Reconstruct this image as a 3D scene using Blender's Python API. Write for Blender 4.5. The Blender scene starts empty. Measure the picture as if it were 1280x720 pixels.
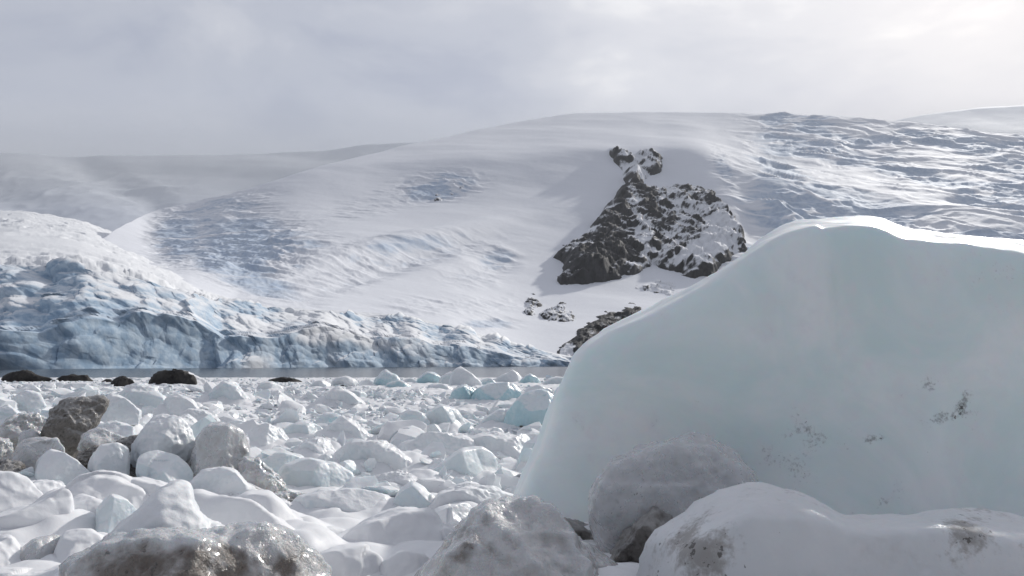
import bpy, bmesh, math, random
import numpy as np
from math import radians, sin, cos, pi, sqrt

sc = bpy.context.scene
COL = sc.collection
random.seed(7)
RNG = np.random.default_rng(11)

# ------------------------------------------------------------------ camera
FPX = 1000.0                     # focal length in pixels of the 1280 wide photograph
CAMZ = 1.8
PITCH = math.atan(95.0 / FPX)
cam = bpy.data.cameras.new('camera')
cam.sensor_width = 36.0
cam.lens = 36.0 * FPX / 1280.0
cam.clip_start = 0.05
cam.clip_end = 30000.0
cam_ob = bpy.data.objects.new('camera', cam)
cam_ob.location = (0, 0, CAMZ)
cam_ob.rotation_euler = (pi / 2 + PITCH, 0, 0)
COL.objects.link(cam_ob)
sc.camera = cam_ob

# ------------------------------------------------------------------ light
SUN_AZ = radians(34)             # to the right of the view direction (+Y)
SUN_EL = radians(27)
SUN_DIR = np.array([cos(SUN_EL) * sin(SUN_AZ), cos(SUN_EL) * cos(SUN_AZ), sin(SUN_EL)])
sun = bpy.data.lights.new('sun', 'SUN')
sun.energy = 3.0
sun.angle = radians(1.5)
sun.color = (1.0, 0.965, 0.91)
sun_ob = bpy.data.objects.new('sun', sun)
sun_ob.rotation_euler = (pi / 2 - SUN_EL, 0, -SUN_AZ + pi)
COL.objects.link(sun_ob)
import mathutils
sun_ob.rotation_euler = mathutils.Vector(-SUN_DIR).to_track_quat('-Z', 'Y').to_euler()

sc.view_settings.view_transform = 'Standard'
sc.view_settings.look = 'None'
sc.view_settings.gamma = 1.0
sc.view_settings.use_curve_mapping = False
sc.view_settings.exposure = 0.26

world = bpy.data.worlds.new('World')
sc.world = world
world.use_nodes = True
wn = world.node_tree
wn.nodes.clear()


def N(nt, typ, **kw):
    n = nt.nodes.new(typ)
    for k, v in kw.items():
        if k == 'inp':
            for i, val in v.items():
                n.inputs[i].default_value = val
        else:
            setattr(n, k, v)
    return n


def ramp(nt, stops, interp='EASE'):
    n = nt.nodes.new('ShaderNodeValToRGB')
    n.color_ramp.interpolation = interp
    el = n.color_ramp.elements
    while len(el) < len(stops):
        el.new(0.5)
    for e, (p, c) in zip(el, stops):
        e.position = p
        e.color = c if len(c) == 4 else (*c, 1)
    return n


def build_world():
    nt = wn
    L = nt.links.new
    out = N(nt, 'ShaderNodeOutputWorld')
    sky = N(nt, 'ShaderNodeTexSky', sky_type='NISHITA', sun_disc=False)
    sky.sun_elevation = SUN_EL
    sky.sun_rotation = SUN_AZ
    sky.dust_density = 1.0
    bg1 = N(nt, 'ShaderNodeBackground', inp={'Strength': 0.10})
    L(sky.outputs[0], bg1.inputs[0])
    tc = N(nt, 'ShaderNodeTexCoord')
    # stretch clouds sideways
    mp = N(nt, 'ShaderNodeMapping')
    mp.inputs['Scale'].default_value = (1.0, 1.0, 2.2)
    L(tc.outputs['Generated'], mp.inputs[0])
    n1 = N(nt, 'ShaderNodeTexNoise', inp={'Scale': 3.1, 'Detail': 7.0, 'Roughness': 0.55, 'Distortion': 0.3})
    mp.inputs['Location'].default_value = (3.35, 1.2, 0.4)
    L(mp.outputs[0], n1.inputs['Vector'])
    # cloud brightness: soft veil, brighter towards the sun
    dot = N(nt, 'ShaderNodeVectorMath', operation='DOT_PRODUCT')
    L(tc.outputs['Generated'], dot.inputs[0])
    dot.inputs[1].default_value = tuple(SUN_DIR)
    glow = ramp(nt, [(0.0, (0, 0, 0)), (0.72, (0.07,) * 3), (0.86, (0.28,) * 3), (0.93, (0.72,) * 3), (1.0, (1.0,) * 3)], 'EASE')
    L(dot.outputs['Value'], glow.inputs[0])
    base = ramp(nt, [(0.34, (0.33, 0.355, 0.445)), (0.46, (0.425, 0.445, 0.515)), (0.56, (0.50, 0.513, 0.570)), (0.68, (0.66, 0.662, 0.69))])
    L(n1.outputs[0], base.inputs[0])
    # the veil is even and grey near the horizon
    sep = N(nt, 'ShaderNodeSeparateXYZ')
    L(tc.outputs['Generated'], sep.inputs[0])
    hz = ramp(nt, [(0.0, (1, 1, 1)), (0.10, (0.9, 0.9, 0.9)), (0.25, (0.62,) * 3), (0.36, (0.0, 0.0, 0.0))])
    L(sep.outputs['Z'], hz.inputs[0])
    mx = N(nt, 'ShaderNodeMix', data_type='RGBA')
    L(hz.outputs[0], mx.inputs[0])
    L(base.outputs[0], mx.inputs[6])
    mx.inputs[7].default_value = (0.430, 0.450, 0.525, 1)
    gl = N(nt, 'ShaderNodeMix', data_type='RGBA', blend_type='ADD')
    gl.inputs[0].default_value = 1.0
    L(mx.outputs[2], gl.inputs[6])
    gm = N(nt, 'ShaderNodeMix', data_type='RGBA', blend_type='MULTIPLY')
    gm.inputs[0].default_value = 1.0
    L(glow.outputs[0], gm.inputs[6])
    gm.inputs[7].default_value = (0.22, 0.205, 0.18, 1)
    L(gm.outputs[2], gl.inputs[7])
    # unseen sky behind the camera, dimming added to deepen shade on camera-facing faces
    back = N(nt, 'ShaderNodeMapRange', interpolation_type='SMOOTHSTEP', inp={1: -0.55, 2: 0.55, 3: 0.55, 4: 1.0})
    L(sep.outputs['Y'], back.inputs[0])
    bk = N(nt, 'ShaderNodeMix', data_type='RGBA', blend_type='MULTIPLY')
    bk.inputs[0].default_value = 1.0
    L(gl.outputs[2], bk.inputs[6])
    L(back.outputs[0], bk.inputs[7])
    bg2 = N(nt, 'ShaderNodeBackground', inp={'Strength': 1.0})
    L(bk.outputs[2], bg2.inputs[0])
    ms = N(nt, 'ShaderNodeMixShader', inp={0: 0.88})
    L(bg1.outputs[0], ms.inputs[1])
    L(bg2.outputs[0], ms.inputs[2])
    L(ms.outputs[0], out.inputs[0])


build_world()

# ------------------------------------------------------------------ numpy noise
_perm = np.random.default_rng(5).permutation(256).astype(np.int64)
_perm = np.concatenate([_perm, _perm, _perm])
_g = np.random.default_rng(6).normal(size=(256, 3))
_g /= np.linalg.norm(_g, axis=1)[:, None]
_rv = np.random.default_rng(8).random((256, 4))


def _hash(ix, iy, iz):
    return _perm[_perm[_perm[ix & 255] + (iy & 255)] + (iz & 255)]


def gnoise(p):
    p = np.asarray(p, float)
    i = np.floor(p).astype(np.int64)
    f = p - i
    w = f * f * f * (f * (f * 6 - 15) + 10)
    res = 0
    for dx in (0, 1):
        wx = w[:, 0] if dx else 1 - w[:, 0]
        for dy in (0, 1):
            wy = w[:, 1] if dy else 1 - w[:, 1]
            for dz in (0, 1):
                wz = w[:, 2] if dz else 1 - w[:, 2]
                g = _g[_hash(i[:, 0] + dx, i[:, 1] + dy, i[:, 2] + dz)]
                res = res + wx * wy * wz * (g[:, 0] * (f[:, 0] - dx) + g[:, 1] * (f[:, 1] - dy) + g[:, 2] * (f[:, 2] - dz))
    return res * 1.6


def fbm(p, o=4, lac=2.03, gain=0.5):
    a, s, r = 1.0, 0.0, 0
    p = np.asarray(p, float)
    for k in range(o):
        r = r + a * gnoise(p + 17.3 * k)
        s += a
        a *= gain
        p = p * lac
    return r / s


def ridged(p, o=4, lac=2.1, gain=0.5):
    a, s, r = 1.0, 0.0, 0
    p = np.asarray(p, float)
    for k in range(o):
        n = 1 - np.abs(gnoise(p + 31.7 * k)) * 1.7
        r = r + a * n * np.abs(n)
        s += a
        a *= gain
        p = p * lac
    return r / s


def worley(p):
    """F1, F2 and the nearest cell's random number"""
    p = np.asarray(p, float)
    i = np.floor(p).astype(np.int64)
    f1 = np.full(len(p), 9.0)
    f2 = np.full(len(p), 9.0)
    cid = np.zeros(len(p))
    for dx in (-1, 0, 1):
        for dy in (-1, 0, 1):
            for dz in (-1, 0, 1):
                c = i + (dx, dy, dz)
                r = _rv[_hash(c[:, 0], c[:, 1], c[:, 2])]
                d = np.linalg.norm(c + r[:, :3] - p, axis=1)
                m = d < f1
                f2 = np.where(m, f1, np.minimum(f2, d))
                cid = np.where(m, r[:, 3], cid)
                f1 = np.where(m, d, f1)
    return f1, f2, cid


def envelope(p, k=1.0, tilt=1.0, off=0.5, seed=0, sign=1):
    """upper (sign 1) or lower (sign -1) envelope of tilted paraboloids, one per cell: rubble or fracture faces that meet in creases"""
    p = np.asarray(p, float)
    i = np.floor(p).astype(np.int64)
    best = np.full(len(p), -9.0)
    for dx in (-1, 0, 1):
        for dy in (-1, 0, 1):
            for dz in (-1, 0, 1):
                c = i + (dx, dy, dz)
                hsh = _hash(c[:, 0] + int(seed), c[:, 1], c[:, 2])
                r = _rv[hsh]
                g = _g[(hsh * 7 + 3) & 255]
                d = p - c - r[:, :3]
                best = np.maximum(best, off * (r[:, 3] - 0.5) + tilt * (d * g).sum(1) - k * (d * d).sum(1))
    return sign * best


def sstep(a, b, x):
    t = np.clip((x - a) / (b - a), 0, 1)
    return t * t * (3 - 2 * t)


# ------------------------------------------------------------------ helpers
def uv_of(px, py):
    """pixel of the 1280x720 photograph -> (X/Y, (Z-CAMZ)/Y)"""
    a = (np.asarray(px, float) - 640) / FPX
    b = (360 - np.asarray(py, float)) / FPX
    ry = cos(PITCH) - b * sin(PITCH)
    return a / ry, (sin(PITCH) + b * cos(PITCH)) / ry


def P(px, py, Y):
    u, v = uv_of(px, py)
    return np.stack([u * Y, Y * np.ones_like(u), CAMZ + v * Y], -1)


def pix_of(V):
    u = V[:, 0] / V[:, 1]
    v = (V[:, 2] - CAMZ) / V[:, 1]
    den = cos(PITCH) + v * sin(PITCH)
    b = (v * cos(PITCH) - sin(PITCH)) / den
    return 640 + FPX * u / den, 360 - FPX * b


def mk_mesh(name, V, F, mat, attrs=None, smooth=True):
    me = bpy.data.meshes.new(name)
    V = np.ascontiguousarray(V, np.float32)
    F = np.ascontiguousarray(F, np.int32)
    n, k = F.shape
    me.vertices.add(len(V))
    me.vertices.foreach_set('co', V.ravel())
    me.loops.add(n * k)
    me.loops.foreach_set('vertex_index', F.ravel())
    me.polygons.add(n)
    me.polygons.foreach_set('loop_start', np.arange(0, n * k, k, dtype=np.int32))
    me.polygons.foreach_set('use_smooth', np.full(n, smooth, bool))
    for a, val in (attrs or {}).items():
        at = me.attributes.new(a, 'FLOAT', 'POINT')
        at.data.foreach_set('value', np.ascontiguousarray(val, np.float32))
    me.update()
    me.validate()
    me.materials.append(mat)
    return me


def put(name, me, loc=(0, 0, 0), parent=None, **props):
    o = bpy.data.objects.new(name, me)
    COL.objects.link(o)
    o.location = loc
    if parent:
        o.parent = parent
    for k, v in props.items():
        o[k] = v
    return o


def thing(name, me, label, cat, loc=(0, 0, 0), group=None):
    o = put(name, me, loc, label=label, category=cat)
    if group:
        o['group'] = group
    return o


def grid_faces(nu, nv):
    i = np.arange(nu - 1)[:, None] * nv + np.arange(nv - 1)[None]
    i = i.ravel()
    return np.stack([i, i + nv, i + nv + 1, i + 1], 1)


def curve(pts, x):
    a = np.array(pts, float)
    return np.interp(x, a[:, 0], a[:, 1])


def smooth1(y, k=15):
    w = np.hanning(k + 2)[1:-1]
    w /= w.sum()
    return np.convolve(np.pad(y, k // 2, 'edge'), w, 'valid')


def spot(px, py, cx, cy, rx, ry, ang=0.0, soft=0.5):
    c, s = cos(radians(ang)), sin(radians(ang))
    dx, dy = px - cx, py - cy
    a = (dx * c + dy * s) / rx
    b = (-dx * s + dy * c) / ry
    return 1 - sstep(1 - soft, 1 + soft, np.sqrt(a * a + b * b))


def sd_poly(px, py, poly):
    """signed distance in pixels, negative inside"""
    poly = np.array(poly, float)
    d = np.full(px.shape, 1e9)
    ins = np.zeros(px.shape, bool)
    for (x0, y0), (x1, y1) in zip(poly, np.roll(poly, -1, 0)):
        ex, ey = x1 - x0, y1 - y0
        t = np.clip(((px - x0) * ex + (py - y0) * ey) / (ex * ex + ey * ey), 0, 1)
        d = np.minimum(d, np.hypot(px - x0 - t * ex, py - y0 - t * ey))
        c = (y0 > py) != (y1 > py)
        if abs(ey) > 1e-9:
            ins ^= c & (px < x0 + (py - y0) / ey * ex)
    return np.where(ins, -d, d)


# ------------------------------------------------------------------ materials
def new_mat(name):
    m = bpy.data.materials.new(name)
    m.use_nodes = True
    nt = m.node_tree
    nt.nodes.clear()
    out = N(nt, 'ShaderNodeOutputMaterial')
    b = N(nt, 'ShaderNodeBsdfPrincipled')
    nt.links.new(b.outputs[0], out.inputs[0])
    geo = N(nt, 'ShaderNodeNewGeometry')
    return m, nt, b, geo


def noise(nt, vec, scale, detail=4, rough=0.55, dist=0.0):
    n = N(nt, 'ShaderNodeTexNoise', inp={'Scale': scale, 'Detail': detail, 'Roughness': rough, 'Distortion': dist})
    nt.links.new(vec, n.inputs['Vector'])
    return n.outputs[0]


def mixc(nt, fac, a, b, blend='MIX'):
    m = N(nt, 'ShaderNodeMix', data_type='RGBA', blend_type=blend)
    for i, v in ((0, fac), (6, a), (7, b)):
        if isinstance(v, (int, float)):
            m.inputs[i].default_value = v
        elif isinstance(v, tuple):
            m.inputs[i].default_value = (*v, 1)
        else:
            nt.links.new(v, m.inputs[i])
    return m.outputs[2]


def math_n(nt, op, a, b=0.0):
    m = N(nt, 'ShaderNodeMath', operation=op)
    for i, v in ((0, a), (1, b)):
        if isinstance(v, (int, float)):
            m.inputs[i].default_value = v
        else:
            nt.links.new(v, m.inputs[i])
    return m.outputs[0]


def rng(nt, x, a, b, c=0.0, d=1.0):
    m = N(nt, 'ShaderNodeMapRange', interpolation_type='SMOOTHSTEP', inp={1: a, 2: b, 3: c, 4: d})
    nt.links.new(x, m.inputs[0])
    return m.outputs[0]


def bump(nt, b, layers):
    prev = None
    for h, strength, dist in layers:
        n = N(nt, 'ShaderNodeBump', inp={'Strength': strength, 'Distance': dist})
        nt.links.new(h, n.inputs['Height'])
        if prev:
            nt.links.new(prev, n.inputs['Normal'])
        prev = n.outputs[0]
    nt.links.new(prev, b.inputs['Normal'])


def attr(nt, name):
    return N(nt, 'ShaderNodeAttribute', attribute_name=name).outputs['Fac']


def mat_terrain(name, snow, ice, ice2, k=1.0, bumpd=1.5):
    """snow cover with bare blue glacier ice where the attribute 'ice' is high"""
    m, nt, b, geo = new_mat(name)
    pos = geo.outputs['Position']
    n1 = noise(nt, pos, 0.012 * k, 6, 0.6)
    n2 = noise(nt, pos, 0.08 * k, 5, 0.6)
    ic = mixc(nt, rng(nt, n2, 0.35, 0.65), ice, ice2)
    f = math_n(nt, 'ADD', attr(nt, 'ice'), math_n(nt, 'MULTIPLY', math_n(nt, 'SUBTRACT', n1, 0.5), 1.1))
    # snow lies on the flat places
    sx = N(nt, 'ShaderNodeSeparateXYZ')
    nt.links.new(geo.outputs['Normal'], sx.inputs[0])
    up = rng(nt, sx.outputs['Z'], 0.55, 0.92)
    f = math_n(nt, 'SUBTRACT', f, math_n(nt, 'MULTIPLY', up, 0.40))
    c = mixc(nt, rng(nt, f, 0.15, 0.75), snow, ic)
    nt.links.new(c, b.inputs['Base Color'])
    b.inputs['Roughness'].default_value = 0.75
    b.inputs['Specular IOR Level'].default_value = 0.2
    bump(nt, b, [(n2, 0.3, bumpd), (noise(nt, pos, 0.4 * k, 4), 0.3, bumpd * 0.3)])
    return m


def mat_rock(name, scale, dark=(0.011, 0.011, 0.013), light=(0.034, 0.034, 0.038), snow_amt=0.5, up0=0.45, up1=0.8):
    m, nt, b, geo = new_mat(name)
    pos = geo.outputs['Position']
    n1 = noise(nt, pos, scale, 8, 0.65, 0.4)
    n2 = noise(nt, pos, scale * 3.7, 6, 0.7)
    rc = mixc(nt, rng(nt, n1, 0.35, 0.68), dark, light)
    sx = N(nt, 'ShaderNodeSeparateXYZ')
    nt.links.new(geo.outputs['Normal'], sx.inputs[0])
    f = math_n(nt, 'ADD', sx.outputs['Z'], math_n(nt, 'MULTIPLY', math_n(nt, 'SUBTRACT', n2, 0.5), 0.45))
    f = math_n(nt, 'ADD', f, math_n(nt, 'MULTIPLY', math_n(nt, 'SUBTRACT', n1, 0.5), 0.7))
    f = math_n(nt, 'ADD', f, attr(nt, 'snow'))
    c = mixc(nt, math_n(nt, 'MULTIPLY', rng(nt, f, up0, up1), snow_amt), rc, (0.82, 0.83, 0.86))
    nt.links.new(c, b.inputs['Base Color'])
    b.inputs['Roughness'].default_value = 0.85
    bump(nt, b, [(n1, 0.7, 0.10 / scale), (n2, 0.5, 0.03 / scale)])
    return m


def mat_ice(name, c1, c2, c3=None, rough=0.42, sss=0.0, sss_scale=0.1, bumps=(0.25, 0.012), dirt=(0.10, 0.09, 0.08),
            dirt_amt=1.0, cloud=1.1, wet=0.0, speck=0.0, top_snow=0.0, fleck=0.9, grain=0.9, speck_k=0.16, trans=0.0):
    """weathered ice: milky and clear patches, dirt where attribute 'dirt' is high, optional dusting of granular snow on top"""
    m, nt, b, geo = new_mat(name)
    pos = geo.outputs['Position']
    n1 = noise(nt, pos, cloud, 6, 0.6, 0.8)
    n2 = noise(nt, pos, cloud * 5.5, 6, 0.6)
    n3 = noise(nt, pos, 38.0, 5, 0.65)
    c = mixc(nt, rng(nt, n1, 0.33, 0.68), c1, c2)
    if c3:
        c = mixc(nt, rng(nt, n2, 0.50, 0.72, 0, 0.75), c, c3)
    if top_snow > 0:
        sx = N(nt, 'ShaderNodeSeparateXYZ')
        nt.links.new(geo.outputs['Normal'], sx.inputs[0])
        f = math_n(nt, 'ADD', sx.outputs['Z'], math_n(nt, 'MULTIPLY', math_n(nt, 'SUBTRACT', n2, 0.5), 0.8))
        ts = rng(nt, f, 0.30, 0.72, 0, top_snow)
        c = mixc(nt, ts, c, (0.86, 0.865, 0.875))
    if dirt_amt > 0:
        f = math_n(nt, 'ADD', attr(nt, 'dirt'), math_n(nt, 'MULTIPLY', math_n(nt, 'SUBTRACT', n2, 0.5), fleck))
        f = math_n(nt, 'ADD', f, math_n(nt, 'MULTIPLY', math_n(nt, 'SUBTRACT', n3, 0.5), grain * fleck))
        c = mixc(nt, rng(nt, f, 0.30, 0.85, 0, dirt_amt), c, dirt)
        if speck > 0:
            n4 = noise(nt, pos, 21.0, 3, 0.7)
            g = math_n(nt, 'ADD', n4, math_n(nt, 'MULTIPLY', attr(nt, 'dirt'), speck_k))
            c = mixc(nt, rng(nt, g, 0.735, 0.79, 0, speck), c, (0.05, 0.045, 0.04))
    nt.links.new(c, b.inputs['Base Color'])
    r = rng(nt, n2, 0.35, 0.7, rough * 0.75, min(1, rough * 1.5))
    nt.links.new(r, b.inputs['Roughness'])
    b.inputs['IOR'].default_value = 1.31
    if sss > 0:
        b.inputs['Subsurface Weight'].default_value = sss
        b.inputs['Subsurface Radius'].default_value = (0.35, 0.75, 1.0)
        b.inputs['Subsurface Scale'].default_value = sss_scale
    b.inputs['Transmission Weight'].default_value = trans
    if wet > 0:
        b.inputs['Coat Weight'].default_value = wet
        b.inputs['Coat Roughness'].default_value = 0.08
        b.inputs['Coat IOR'].default_value = 1.33
    bump(nt, b, [(n2, bumps[0], bumps[1] * 6), (n3, bumps[0] * 1.3, bumps[1])])
    return m


M = {}
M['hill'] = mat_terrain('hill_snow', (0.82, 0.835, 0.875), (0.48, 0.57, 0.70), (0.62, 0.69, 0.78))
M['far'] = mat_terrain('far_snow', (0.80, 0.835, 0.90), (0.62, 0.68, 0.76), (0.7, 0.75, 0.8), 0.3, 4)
M['glacier'] = mat_terrain('glacier_ice', (0.86, 0.87, 0.885), (0.31, 0.435, 0.57), (0.53, 0.64, 0.74), 3.0, 0.7)
M['rock'] = mat_rock('mountain_rock', 0.035, snow_amt=1.0)
M['shore_rock'] = mat_rock('shore_rock', 1.2, (0.018, 0.017, 0.017), (0.05, 0.046, 0.042), snow_amt=0.0)
M['white'] = mat_ice('white_ice', (0.71, 0.75, 0.775), (0.82, 0.835, 0.85), (0.62, 0.685, 0.725), sss=0.1, sss_scale=0.05, top_snow=0.8, speck=0.5, bumps=(0.18, 0.010), cloud=1.6)
M['pale'] = mat_ice('pale_blue_ice', (0.64, 0.715, 0.745), (0.72, 0.77, 0.79), (0.58, 0.66, 0.70), sss=0.2, sss_scale=0.10, top_snow=0.75, bumps=(0.15, 0.010), cloud=1.6)
M['blue'] = mat_ice('clear_blue_ice', (0.45, 0.64, 0.69), (0.55, 0.70, 0.74), (0.64, 0.75, 0.78), rough=0.3, sss=0.3, sss_scale=0.12, top_snow=0.7)
M['snow'] = mat_ice('wet_snow', (0.83, 0.832, 0.845), (0.76, 0.772, 0.795), (0.70, 0.71, 0.735), rough=0.6, sss=0.04, sss_scale=0.02, speck=0.35, bumps=(0.12, 0.006), cloud=1.4, top_snow=0.5)
M['berg'] = mat_ice('berg_ice', (0.75, 0.855, 0.845), (0.90, 0.93, 0.925), (0.83, 0.85, 0.86), rough=0.55, sss=0.7, sss_scale=0.22, cloud=0.8,
                    bumps=(0.08, 0.008), top_snow=0.55, dirt=(0.24, 0.25, 0.25), dirt_amt=0.75, speck=0.7, fleck=1.7, speck_k=0.30)
M['slab'] = mat_ice('slab_ice', (0.62, 0.64, 0.66), (0.69, 0.695, 0.705), (0.56, 0.56, 0.565), rough=0.40, sss=0.3, sss_scale=0.10, cloud=1.0,
                    bumps=(0.16, 0.010), top_snow=0.45, dirt=(0.26, 0.24, 0.22), dirt_amt=0.75, speck=0.7, wet=0.05, fleck=1.2, speck_k=0.2)
M['gritty'] = mat_ice('gritty_ice', (0.60, 0.585, 0.57), (0.77, 0.765, 0.76), (0.50, 0.475, 0.45), rough=0.2, sss=0.5, sss_scale=0.06,
                      bumps=(0.5, 0.014), dirt=(0.20, 0.17, 0.145), wet=1.0, speck=0.6, cloud=1.9, top_snow=0.5, grain=0.15, fleck=0.8, trans=0.2)
M['grime'] = mat_ice('grimy_ice', (0.20, 0.185, 0.17), (0.32, 0.30, 0.275), (0.13, 0.118, 0.105), rough=0.4, bumps=(0.6, 0.02),
                     dirt=(0.04, 0.035, 0.031), wet=0.2, speck=0.9, cloud=3.0, top_snow=0.25)
M['grey'] = mat_ice('grey_ice', (0.63, 0.635, 0.645), (0.78, 0.785, 0.79), (0.54, 0.53, 0.52), rough=0.3, sss=0.3, sss_scale=0.08,
                    bumps=(0.22, 0.012), dirt=(0.17, 0.155, 0.14), wet=0.3, speck=0.6, cloud=2.0, top_snow=0.5, grain=0.3, trans=0.3)

# ================================================================== THE SETTING
# ------------------------------------------------------------------ sea
def build_sea():
    m, nt, b, geo = new_mat('sea_water')
    b.inputs['Base Color'].default_value = (0.035, 0.048, 0.064, 1)
    b.inputs['Specular IOR Level'].default_value = 0.10
    b.inputs['Roughness'].default_value = 0.15
    b.inputs['IOR'].default_value = 1.333
    mp = N(nt, 'ShaderNodeMapping')
    mp.inputs['Scale'].default_value = (1, 0.35, 1)
    nt.links.new(geo.outputs['Position'], mp.inputs[0])
    n = noise(nt, mp.outputs[0], 0.9, 5, 0.6)
    b.inputs['Specular Tint'].default_value = (0.62, 0.66, 0.72, 1)
    bump(nt, b, [(n, 0.5, 0.12)])
    V = [(-9000, -40, 0), (9000, -40, 0), (9000, 9000, 0), (-9000, 9000, 0)]
    me = mk_mesh('sea', V, [(0, 1, 2, 3)], m, smooth=False)
    put('sea', me, kind='structure')


build_sea()

# ------------------------------------------------------------------ far snowfields
def ridge_sheet(name, pxs, ridge, foot, d0, d1, nt_, mat, amp, scale, oct_=5, seed=0, extra=None):
    pxs = np.array(pxs)
    pr = smooth1(curve(ridge, pxs), 9)
    pf = curve(foot, pxs)
    u, vr = uv_of(pxs, pr)
    u, vf = uv_of(pxs, pf)
    t = np.linspace(0, 1, nt_)
    D0 = np.full(len(pxs), d0, float) if np.isscalar(d0) else curve(d0, pxs)
    D1 = np.full(len(pxs), d1, float) if np.isscalar(d1) else curve(d1, pxs)
    v = vf[:, None] + (vr - vf)[:, None] * t
    D = D0[:, None] + (D1 - D0)[:, None] * t ** 1.15
    tt = np.array([1.15, 1.4])
    v = np.concatenate([v, vr[:, None] - [[0.010, 0.05]] * np.ones((len(pxs), 1))], 1)
    D = np.concatenate([D, D1[:, None] * tt], 1)
    V = np.stack([u[:, None] * D, D, CAMZ + v * D], -1).reshape(-1, 3)
    px, py = pix_of(V)
    q = V / scale + seed
    disp = amp * fbm(q, oct_)
    if extra:
        disp = disp + extra(V, px, py)
    V = V + disp[:, None] * np.array([0, -0.35, 0.94])
    ice = np.clip(-0.2 + 0.0 * px, 0, 1)
    me = mk_mesh(name, V, grid_faces(len(pxs), nt_ + 2), mat, {'ice': ice})
    return put(name, me, kind='structure')


def far_bumps(V, px, py):
    r = 30 * spot(px, py, 60, 240, 150, 24, 24, .9) - 22 * spot(px, py, 150, 236, 90, 14, 30, .9)
    r += 30 * spot(px, py, 300, 208, 120, 10, 2, .8)
    r += 40 * ridged(V / (900, 1500, 900) + 3.1, 4) * spot(px, py, 60, 250, 200, 40)
    return r


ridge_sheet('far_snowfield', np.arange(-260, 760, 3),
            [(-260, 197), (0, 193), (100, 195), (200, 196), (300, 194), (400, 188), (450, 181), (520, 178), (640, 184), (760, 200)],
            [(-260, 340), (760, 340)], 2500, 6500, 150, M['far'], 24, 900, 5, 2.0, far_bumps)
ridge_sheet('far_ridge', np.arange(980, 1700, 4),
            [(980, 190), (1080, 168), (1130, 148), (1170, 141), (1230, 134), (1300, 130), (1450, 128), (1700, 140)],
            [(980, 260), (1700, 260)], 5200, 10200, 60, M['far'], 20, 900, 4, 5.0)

# ------------------------------------------------------------------ the main snow covered hill
H_PX = np.arange(-60, 1620, 1.4)
H_RIDGE = [(-60, 372), (40, 350), (70, 334), (100, 314), (130, 294), (160, 277), (190, 264), (240, 252), (300, 239), (350, 225), (400, 208), (440, 196), (480, 187), (540, 175),
           (600, 162), (660, 150), (700, 143), (725, 141), (800, 139), (900, 142), (960, 141), (1040, 143), (1100, 150), (1150, 152), (1200, 160),
           (1280, 168), (1400, 190), (1620, 235)]
# where the slope comes out of the glacier or the sea: photo row and distance
H_FOOT = [(-60, 385), (40, 366), (70, 352), (100, 338), (130, 330), (180, 348), (240, 372), (300, 392), (400, 397), (500, 406), (560, 418), (600, 436), (640, 458), (680, 468), (1620, 468)]
H_D0 = [(-60, 560), (60, 620), (100, 740), (130, 780), (180, 670), (240, 550), (300, 555), (400, 630), (500, 690), (560, 700), (640, 690), (700, 660), (900, 640), (1620, 700)]
H_D1 = [(-60, 760), (60, 820), (100, 920), (130, 1070), (160, 1320), (190, 1600), (245, 1700), (300, 1650), (350, 1700), (480, 2200), (720, 3600), (960, 3600), (1620, 3200)]
H_NT = 460
H_T = np.linspace(0, 1, H_NT)


def build_hill_grid():
    px = H_PX
    pr = smooth1(smooth1(curve(H_RIDGE, px), 31), 15)
    u, vr = uv_of(px, pr)
    mix_ = sstep(330, 420, px)
    mix2 = sstep(215, 330, px)
    sm = lambda a, k: smooth1(smooth1(a, k), k)
    D0, D1 = smooth1(curve(H_D0, px), 11) * (1 - mix_) + sm(curve(H_D0, px), 121) * mix_, smooth1(curve(H_D1, px), 31) * (1 - mix2) + sm(curve(H_D1, px), 141) * mix2
    ft = curve(H_FOOT, px)
    _, v0 = uv_of(px, smooth1(ft, 11) * (1 - mix_) + sm(ft, 61) * mix_)
    tb = sm(curve([(-60, .97), (400, .95), (560, .87), (640, .83), (760, .83), (860, .84), (920, .76), (1000, .66), (1620, .6)], px), 121)
    K = sm(curve([(-60, 0.3), (330, 0.5), (600, 4.6), (780, 5), (900, 3.5), (1000, 1.5), (1620, 1.0)], px), 201)
    g = 1 + K[:, None] * sstep(0, 0.09, H_T[None] - tb[:, None])
    g = np.cumsum(g, 1)
    g = (g - g[:, :1]) / (g[:, -1:] - g[:, :1])
    D = D0[:, None] + (D1 - D0)[:, None] * g
    v = v0[:, None] + (vr - v0)[:, None] * H_T
    return u, v0, vr, D, v


H_U, H_V0, H_VR, H_D, H_V = build_hill_grid()


def hill_depth(px, py):
    u, v = uv_of(px, py)
    iu = np.interp(u, H_U, np.arange(len(H_U)))
    v0 = np.interp(u, H_U, H_V0)
    vr = np.interp(u, H_U, H_VR)
    t = np.clip((v - v0) / (vr - v0), 0, 1)
    it = t * (H_NT - 1)
    i0 = np.clip(np.floor(iu).astype(int), 0, len(H_U) - 2)
    j0 = np.clip(np.floor(it).astype(int), 0, H_NT - 2)
    a, b = iu - i0, it - j0
    return ((1 - a) * (1 - b) * H_D[i0, j0] + a * (1 - b) * H_D[i0 + 1, j0] + (1 - a) * b * H_D[i0, j0 + 1] + a * b * H_D[i0 + 1, j0 + 1])


ROCK_POLY = [(757, 182), (772, 186), (790, 192), (815, 190), (830, 198), (830, 212), (822, 221), (808, 226), (806, 233), (814, 236), (824, 230),
             (850, 231), (872, 238), (893, 252), (905, 260), (918, 275), (932, 292), (940, 306), (932, 318), (912, 328), (890, 345), (868, 350), (845, 346), (815, 335),
             (800, 345), (775, 352), (745, 355), (720, 360), (698, 360), (692, 345), (703, 332), (690, 322), (705, 308), (727, 294), (745, 276),
             (762, 252), (780, 230), (776, 215), (766, 205)]


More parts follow.
